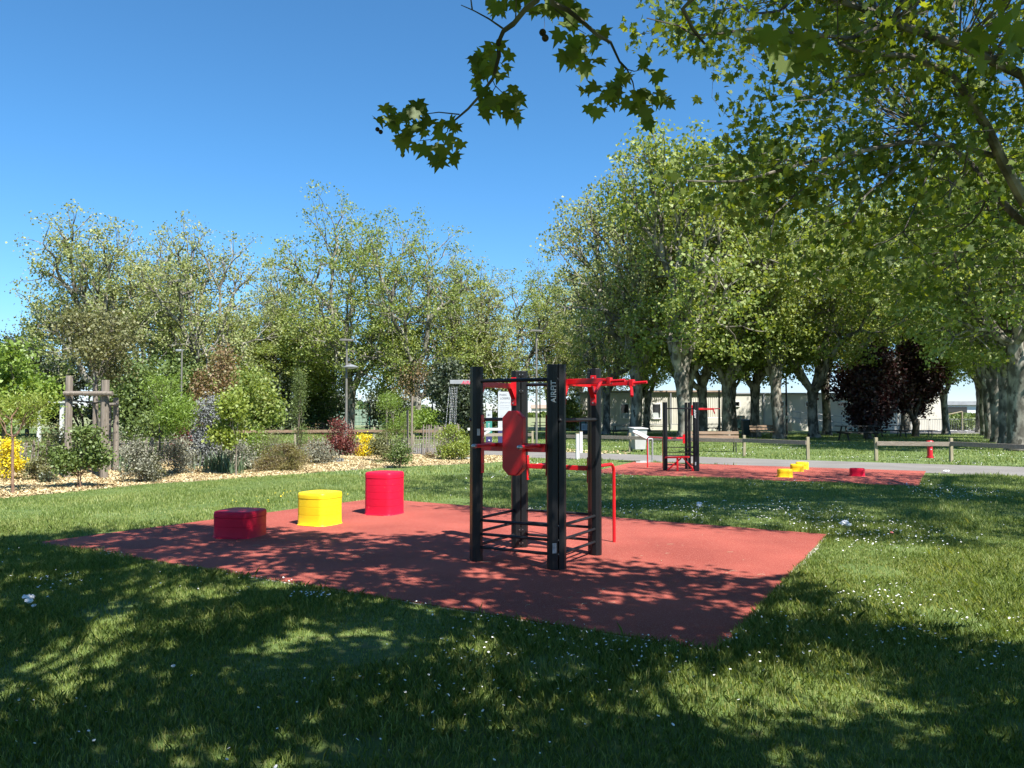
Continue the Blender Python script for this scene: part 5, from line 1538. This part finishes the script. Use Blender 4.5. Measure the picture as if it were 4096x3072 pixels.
mid("garden_bush", "small dark tree beside the building's left corner", 2290, 72, 1595, 38, 'leaf_mid', 213, n=110, per=34, ls=.2, sg=.4)
mid("garden_bush", "green bush between the two park signs", 1985, 60, 1655, 26, 'leaf_mid', 214, n=60, per=30)
mid("garden_bush", "round green bush before the distant field at right", 3835, 76, 1664, 48, 'leaf_mid', 215, n=90, per=34, tr=.05)
mid("bushy_tree", "leafy tree at the picture's far left edge behind the broad bright tree", -60, 40, 1340, 120, 'leaf_mid', 216, n=220, per=34, ls=.17, sg=.4)
mid("evergreen_tree", "dark evergreen hedge mass behind the red shrub and lamp", 1290, 72, 1560, 110, 'leaf_dark', 217, n=150, per=34, ls=.22, sg=.5)
mid("evergreen_tree", "dark evergreen between the pollard and the bright small tree", 1560, 74, 1560, 90, 'leaf_dark', 218, n=150, per=34, ls=.22, sg=.5)

# distant tree line closing the fields
rng = np.random.default_rng(77)
n = 26000
x = rng.uniform(-330, 330, n); hgt = 3.0 + 1.8 * patch_noise(x, x * 0, .05, 3) + 1.0 * patch_noise(x, x * 0, .3, 4)
z = rng.random(n) * np.clip(hgt, 1.2, 9); y = rng.uniform(255, 275, n)
o = leaves("far_trees", np.stack([x, y, z], 1), 1.5, M['leaf_mid'], None, rng, up=.2)
tag(o, "low line of distant trees closing the fields", "distant trees", kind='stuff')

# ------------------------------------------------------------------ near plane tree, right: boughs reach into the picture
SH = Vector((SUN_AZ[0], SUN_AZ[1])) / math.tan(SUN_EL)      # ground point + SH*z = canopy point that shades it
def px_poly_ground(poly): return [G(*p) for p in poly]
SIL = [(2480, -500), (2490, 180), (2560, 250), (2700, 215), (2850, 285), (2760, 400), (2800, 560), (2700, 640), (2600, 700), (2660, 800), (2900, 860), (3050, 1010), (3300, 1180), (3620, 1230), (3900, 1180), (4300, 1150), (4700, 1500), (5200, 1500), (5200, -500)]
rng = np.random.default_rng(404)
cand = np.stack([rng.uniform(1.2, 16.5, 16000), rng.uniform(8.6, 17.5, 16000), rng.uniform(3.6, 12.5, 16000)], 1)
a, b, c = proj(cand)
vis = (a > -100) & (a < 4196) & (b > -100)
okk = ~vis | inpoly(a, b, SIL)
TR_ = np.array([10.3, 13.2, 0])
ell = ((cand[:, 0] - 9.2) / 7.6) ** 2 + ((cand[:, 1] - 13) / 5.0) ** 2 + ((cand[:, 2] - 7.5) / 5.2) ** 2
gap = patch_noise(cand[:, 0] * 1.0, cand[:, 2] * 1.3 + cand[:, 1] * .8, 1.5, 12)
back = ~vis | (cand[:, 1] > 10.2)
cand = cand[okk & back & (ell < 1.15) & (gap > -.06)][:1000]
SHB = px_poly_ground([(1900, 1888), (2700, 1905), (3680, 1952), (4300, 1965), (4500, 2240), (3600, 2172), (3000, 2125), (2450, 2080), (1900, 2050)])  # unseen crown clusters added so their shadow falls on this band of lawn
n = 9000
hx_, hy_ = rng.uniform(-2, 13, n), rng.uniform(9, 20, n); hz_ = rng.uniform(6.2, 11.5, n)
k = inpoly(hx_, hy_, SHB) & (patch_noise(hx_, hy_ * 1.6, 2.0, 41) > -.18)
hx_, hy_, hz_ = hx_[k], hy_[k], hz_[k]
hp = np.stack([hx_ + SH.x * hz_, hy_ + SH.y * hz_, hz_], 1)
a, b, c = proj(hp)
hid = (b < -150) | (a > 4250)
hp = hp[hid | (inpoly(a, b, SIL) & (rng.random(len(hp)) < .25))][:700]
cand = np.concatenate([cand, hp])
nt = thing("plane_tree", "near plane tree whose long boughs reach in from the right over the lawn", "tree", (10.3, 13.2, 0), 0, GRP)
segs = []
def bough(pts, r0, r1):
    """pts: (sx, sy, depth) -> world polyline; kept relative to the trunk base"""
    w = [np.array(P(*p)) - TR_ for p in pts]
    k = len(w); segs.append((w, [r0 + (r1 - r0) * i / (k - 1) for i in range(k)])); return w
rz2 = lambda X, Y: (2500 + X * .7233, Y * .7233)
fork = np.array([0, 0, 3.3])
def B_(lst, r0, r1, dep0, dep1, from_fork=True):
    n_ = len(lst); p = []
    for i, q_ in enumerate(lst):
        s = rz2(*q_); p.append((s[0], s[1], dep0 + (dep1 - dep0) * i / (n_ - 1)))
    w = [np.array(P(*t)) - TR_ for t in p]
    if from_fork:
        w = [fork, fork * .6 + w[0] * .4 + np.array([0, 0, .1])] + w
    k = len(w); segs.append((w, [r0 + (r1 - r0) * (i / (k - 1)) for i in range(k)]))
    return w
w1 = B_([(2206, 1110), (2080, 880), (2010, 720), (1900, 540), (1790, 400), (1570, 310), (1300, 290), (1180, 240)], .105, .018, 12.2, 10.0)
w2 = B_([(2206, 1240), (2020, 1050), (1930, 920), (1780, 790), (1650, 700)], .085, .02, 12.6, 13.4)
w3 = B_([(2050, 865), (1900, 820), (1760, 795), (1550, 785), (1200, 860), (1000, 900), (650, 1000), (520, 1005), (340, 1000)], .045, .008, 12.0, 9.8, False)
w4 = B_([(2206, 420), (2000, 320), (1850, 250), (1550, 150), (1400, 80), (1180, 0), (1000, -60)], .085, .03, 11.0, 10.2)
w5 = B_([(1650, 0), (1460, 130), (1250, 210), (1000, 190), (700, 160), (480, 190), (385, 195), (290, 140), (120, 100)], .034, .007, 10.4, 9.6, False)
w6 = B_([(1760, 795), (1500, 930), (1330, 1080), (1260, 1220), (1200, 1330)], .026, .006, 11.6, 10.8, False)
w7 = B_([(1300, 845), (1100, 960), (950, 1070), (830, 1180), (800, 1330)], .024, .006, 11.2, 10.6, False)
w8 = B_([(1740, 800), (1680, 950), (1600, 1150), (1540, 1280)], .022, .010, 11.7, 11.2, False)
w9 = B_([(1560, 370), (1380, 400), (1200, 430), (1050, 550), (950, 560)], .028, .006, 10.6, 10.0, False)
# hidden limbs up and away
for e_ in ((3, 1, 9), (5, -2, 7.5), (1, 3, 8.5), (4, 3, 7), (0, -1.5, 8.8)):
    e_ = np.array(e_, float); segs.append(([fork, fork * .5 + e_ * .5 + np.array([0, 0, .5]), e_], [.19, .11, .05]))
attach = np.concatenate([np.array([p for ps, _ in segs for p in ps[1:]])])
pts = cand - TR_
# connect each cluster cell to the nearest bough point
cells = {}
for i, p in enumerate(pts):
    key = (int(p[0] // 1.5), int(p[1] // 1.6), int(p[2] // 1.4)); cells.setdefault(key, []).append(i)
for key, ii in cells.items():
    S = pts[ii]; cen = S.mean(0)
    dd = ((attach - cen) ** 2).sum(1) + np.where(attach[:, 2] > cen[2] + .8, 3.0, 0); q0 = attach[dd.argmin()]
    segs += grow(q0, .008, S, rng, None, min_r=.0045, k_end=3, lerp=.5)
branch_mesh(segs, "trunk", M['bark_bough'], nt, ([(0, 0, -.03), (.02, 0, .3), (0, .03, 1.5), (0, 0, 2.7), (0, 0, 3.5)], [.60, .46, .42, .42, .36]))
# leaf clusters: random and added shade-casting ones plus runs along the traced boughs
extra = []
for w in (w1[4:], w3[2:], w4[3:], w5[1:], w6, w7, w8, w9, w2[3:]):
    for p, q_ in zip(w[:-1], w[1:]):
        m_ = max(2, int(np.linalg.norm(q_ - p) / .16))
        for i in range(m_):
            extra.append(p + (q_ - p) * rng.random() + rng.normal(size=3) * np.array([.26, .3, .24]) + np.array([0, .28, .10]))
cl = np.concatenate([pts, np.array(extra)])
lp_ = np.repeat(cl, 26, axis=0) + rng.normal(size=(len(cl) * 26, 3)) * np.array([.20, .20, .15])
a, b, c = proj(lp_ + TR_)
vis = (a > -60) & (a < 4160) & (b > -60)
lp_ = lp_[~vis | inpoly(a, b, SIL)]
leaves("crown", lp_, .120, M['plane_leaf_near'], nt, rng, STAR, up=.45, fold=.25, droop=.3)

# ------------------------------------------------------------------ plane tree over the camera: dappled shade and the hanging twigs
OT = np.array([3.6, -4.2, 0.0])
ot = thing("plane_tree", "plane tree overhead whose leafy twigs hang in at the top centre", "tree", tuple(OT), 0, GRP)
SHP = px_poly_ground([(-900, 2165), (0, 2152), (300, 2125), (560, 2075), (830, 2035), (1080, 2045), (1160, 2135), (1450, 2140), (1750, 2150), (2000, 2215), (2400, 2262), (2700, 2275), (3000, 2305), (3200, 2330), (3350, 2370),
    (3450, 2480), (3600, 2520), (3900, 2545), (4300, 2660), (4700, 2900)])
SHP = SHP + [(6.5, 1.6), (6.5, -2), (-9, -2), (-9, 4)]
rng = np.random.default_rng(909)
n = 16000
gx_ = rng.uniform(-9.5, 7.5, n); gy_ = rng.uniform(-1.5, 11.5, n)
k = inpoly(gx_, gy_, SHP); gx_, gy_ = gx_[k], gy_[k]
zc2 = np.maximum(4.0, 2.0 + .42 * gy_) + rng.random(len(gx_)) * 1.3
dn = patch_noise(gx_, gy_ * 1.2, 3.2, 18) * .45 + patch_noise(gx_, gy_, 6.5, 9) * .55
far = np.clip((gy_ - 4.6) / 2.4, 0, 1)
k = dn > -.66 + .54 * far
# holes of sun in the foreground seen in the photo
for (hx, hy, hr) in [(430, 2500, .42), (300, 2650, .5), (1900, 2830, .33), (2500, 2800, .25), (2900, 2800, .45), (1900, 2600, .22), (3350, 2700, .5), (1150, 2560, .25), (3600, 2830, .3), (80, 2810, .3), (1100, 3040, .3), (3000, 2680, .4), (750, 2380, .32), (1620, 2290, .3)]:
    g_ = G(hx, hy); k &= ((gx_ - g_[0]) ** 2 + (gy_ - g_[1]) ** 2 * .7) > hr ** 2 * .8
gx_, gy_, zc2 = gx_[k][:3900], gy_[k][:3900], zc2[k][:3900]
cp = np.stack([gx_ + SH.x * zc2, gy_ + SH.y * zc2, zc2], 1)
a, b, c = proj(cp)
cp = cp[~((c > 0) & (a > -250) & (a < 4350) & (b > -420))]
segs = []; fork = np.array([0, 0, 3.4])
pl_ = cp - OT
lims = []
for ang, r_ in [(i * 40 + 10, 3.2) for i in range(9)]:
    e_ = np.array([math.cos(R(ang)) * r_, math.sin(R(ang)) * r_, 5.6]); segs.append(([fork, fork * .5 + e_ * .5 + np.array([0, 0, .3]), e_], [.17, .11, .07])); lims.append(e_)
    cen = e_ + np.array([math.cos(R(ang)) * 3, math.sin(R(ang)) * 3, .6]); segs.append(([e_, cen], [.07, .04])); lims.append(cen)
lims = np.array(lims); cells = {}
for i, p in enumerate(pl_):
    cells.setdefault((int(p[0] // 1.8), int(p[1] // 1.8)), []).append(i)
for key, ii in cells.items():
    S = pl_[ii]; cen = S.mean(0); q0 = lims[((lims - cen) ** 2).sum(1).argmin()]
    segs += grow(q0, .010, S, rng, None, min_r=.004, k_end=3, lerp=.45)
# traced hanging twigs (photo detail crop: origin 1450,0, scale .5877)
def tw(lst, r0, r1, d0, d1):
    n_ = len(lst)
    w = [np.array(P(1450 + X * .5877, Y * .5877, d0 + (d1 - d0) * i / (n_ - 1))) - OT for i, (X, Y) in enumerate(lst)]
    segs.append((w, [r0 + (r1 - r0) * i / (n_ - 1) for i in range(n_)])); return w
q_ = np.array(P(2200, -260, 4.2)) - OT
segs.append(([fork, np.array([-.9, 3.2, 4.6]), np.array([-2.2, 6.2, 4.9]), q_], [.08, .055, .04, .025]))
tw([(1290, -442), (1240, -150), (1190, 0), (1110, 60), (1030, 160), (960, 210), (925, 290), (930, 380), (890, 530), (800, 650), (720, 740), (650, 800), (590, 850)], .024, .007, 4.2, 5.0)
tw([(960, 200), (860, 130), (760, 75), (670, 35)], .008, .003, 4.6, 4.6); tw([(748, 68), (735, -30)], .006, .004, 4.6, 4.6)
tw([(660, 780), (520, 765), (400, 780), (200, 790)], .0055, .002, 4.9, 4.9)
tw([(885, 545), (905, 590), (870, 650), (850, 700)], .004, .002, 4.9, 4.9); tw([(905, 585), (960, 640), (1010, 640)], .004, .002, 4.9, 4.9)
tw([(590, 850), (575, 900), (500, 945), (380, 960)], .005, .002, 5.0, 5.0)
tw([(1290, -442), (1280, -100), (1290, 20), (1400, 70), (1500, 150), (1600, 240), (1690, 290), (1750, 420), (1800, 470), (1840, 560), (1860, 670)], .020, .004, 4.2, 5.0)
tw([(1800, 470), (1850, 485), (1910, 470)], .0045, .002, 4.9, 4.9); tw([(1310, 60), (1370, 110), (1440, 180), (1520, 230)], .006, .002, 4.6, 4.6)
tw([(1790, 470), (1750, 530), (1690, 610), (1540, 630)], .004, .002, 4.9, 4.9); tw([(1040, 160), (1045, 0)], .006, .004, 4.6, 4.5)
tw([(1235, 100), (1240, 180), (1228, 215)], .0015, .0012, 4.6, 4.6); tw([(1234, 190), (1244, 250)], .0012, .0012, 4.6, 4.6)
tw([(2560, -300), (2300, -60), (2180, 60), (2250, 200), (2330, 300)], .02, .006, 3.9, 4.2)
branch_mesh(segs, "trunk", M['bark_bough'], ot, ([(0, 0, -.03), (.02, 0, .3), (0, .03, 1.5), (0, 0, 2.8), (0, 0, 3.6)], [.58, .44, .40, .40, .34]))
lp_ = np.repeat(pl_, 22, axis=0) + rng.normal(size=(len(pl_) * 22, 3)) * np.array([.17, .17, .12])
a, b, c = proj(lp_ + OT)
lp_ = lp_[~((c > 0) & (a > -80) & (a < 4180) & (b > -160))]
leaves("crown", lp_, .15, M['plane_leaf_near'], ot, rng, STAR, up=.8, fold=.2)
# hand placed hanging leaves
HL = [(170,790),(235,850),(160,740),(400,760),(480,820),(560,790),(300,930),(440,920),(350,985),(470,1050),(585,1010),(640,950),(620,870),(390,720),(440,700),(300,745),(230,780),(130,800),(260,960),(520,900),(560,940),(600,1050),(500,970),(330,880),(390,850),(540,850),(430,1000),(300,780),(200,730),
      (790,370),(860,340),(820,490),(760,450),(930,460),(985,335),(880,300),(800,420),(850,410),(900,400),(790,520),(920,500),(860,480),(760,380),
      (800,700),(880,770),(900,660),(1010,610),(1010,770),(1045,640),(830,640),(920,700),(980,660),(1000,690),(1030,790),(990,740),
      (850,60),(900,30),(945,50),(1060,10),(1160,40),(1215,50),(1250,90),(1190,90),(1010,10),(1280,40),(1380,70),(1400,120),(1480,60),(1500,90),(1390,150),(1470,130),(1530,40),(1420,30),(880,10),(1130,10),(1330,20),(1440,100),
      (1380,220),(1450,320),(1440,400),(1520,360),(1550,430),(1590,310),(1600,210),(1480,250),(1400,300),(1500,440),(1420,350),(1490,390),(1560,280),(1380,380),(1630,225),(1540,200),(1460,280),
      (1960,430),(2000,500),(1940,460),(1980,590),(2020,650),(1880,630),(1840,710),(1935,710),(1950,800),(1990,680),(1900,670),(1870,740),(1820,700),(1930,760),(2050,690),(1960,640),
      (1760,500),(1760,560),(1755,630),(1605,580),(1525,620),(1520,720),(1635,750),(1685,650),(1610,650),(1790,540),(1700,580),(1590,720),(1680,710),(1740,600),(1660,620)]
big_l = [(2500 + X * .7233, Y * .7233, 3.9) for X, Y in [(720,220),(780,270),(860,360),(900,150),(1000,90),(960,300),(1050,260),(820,200),(1080,330),(940,370),(880,260),(760,180),(1000,200),(1900,190),(1960,260),(1930,350),(1850,200),(2150,150),(2190,250),(2100,230),(2170,60),(2110,120),(2060,20),(2195,170),(1990,200)]]
tw2 = [(1450 + X * .5877, Y * .5877, 4.85 if X < 1250 else 4.75) for X, Y in HL]
allp = tw2 + big_l
rng = np.random.default_rng(31)
V = []; k = len(STAR)
for i, (sx, sy, d) in enumerate(allp):
    d = d + rng.normal() * .10
    for rep in range(2 if (i < len(tw2) and i % 3 == 0) else 1):
        c = np.array(P(sx + rng.normal() * 12, sy + rng.normal() * 10, d + rep * .05)) - OT
        s = (.128 if i < len(tw2) else .17) * rng.uniform(.7, 1.15)
        nn = np.array([rng.normal() * .55, -1.0 if rng.random() < .6 else 1.0, rng.normal() * .5 + .35]); nn /= np.linalg.norm(nn)
        tip = np.array([rng.normal() * .55, rng.normal() * .3, -1.0]); tip -= tip.dot(nn) * nn; tip /= np.linalg.norm(tip)
        sd_ = np.cross(tip, nn); fo = rng.uniform(.1, .55)
        for X, Y in STAR:
            V.append(c + s * (X * sd_ + Y * tip + (fo * abs(X) - .75 * fo * Y * Y) * nn))
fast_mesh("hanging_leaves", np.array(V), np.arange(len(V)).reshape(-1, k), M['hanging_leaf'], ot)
mb = MB()
for X, Y in ((1226, 221), (1244, 259), (102, 880), (124, 898), (275, 1028), (273, 1055)):
    r_ = .021 if X > 1000 else .014
    mb.ball(np.array(P(1450 + X * .5877, Y * .5877, 4.6 if X > 1000 else 4.9)) - OT, r_, 10)
mb.build("seed_balls", M['fruit'], ot)
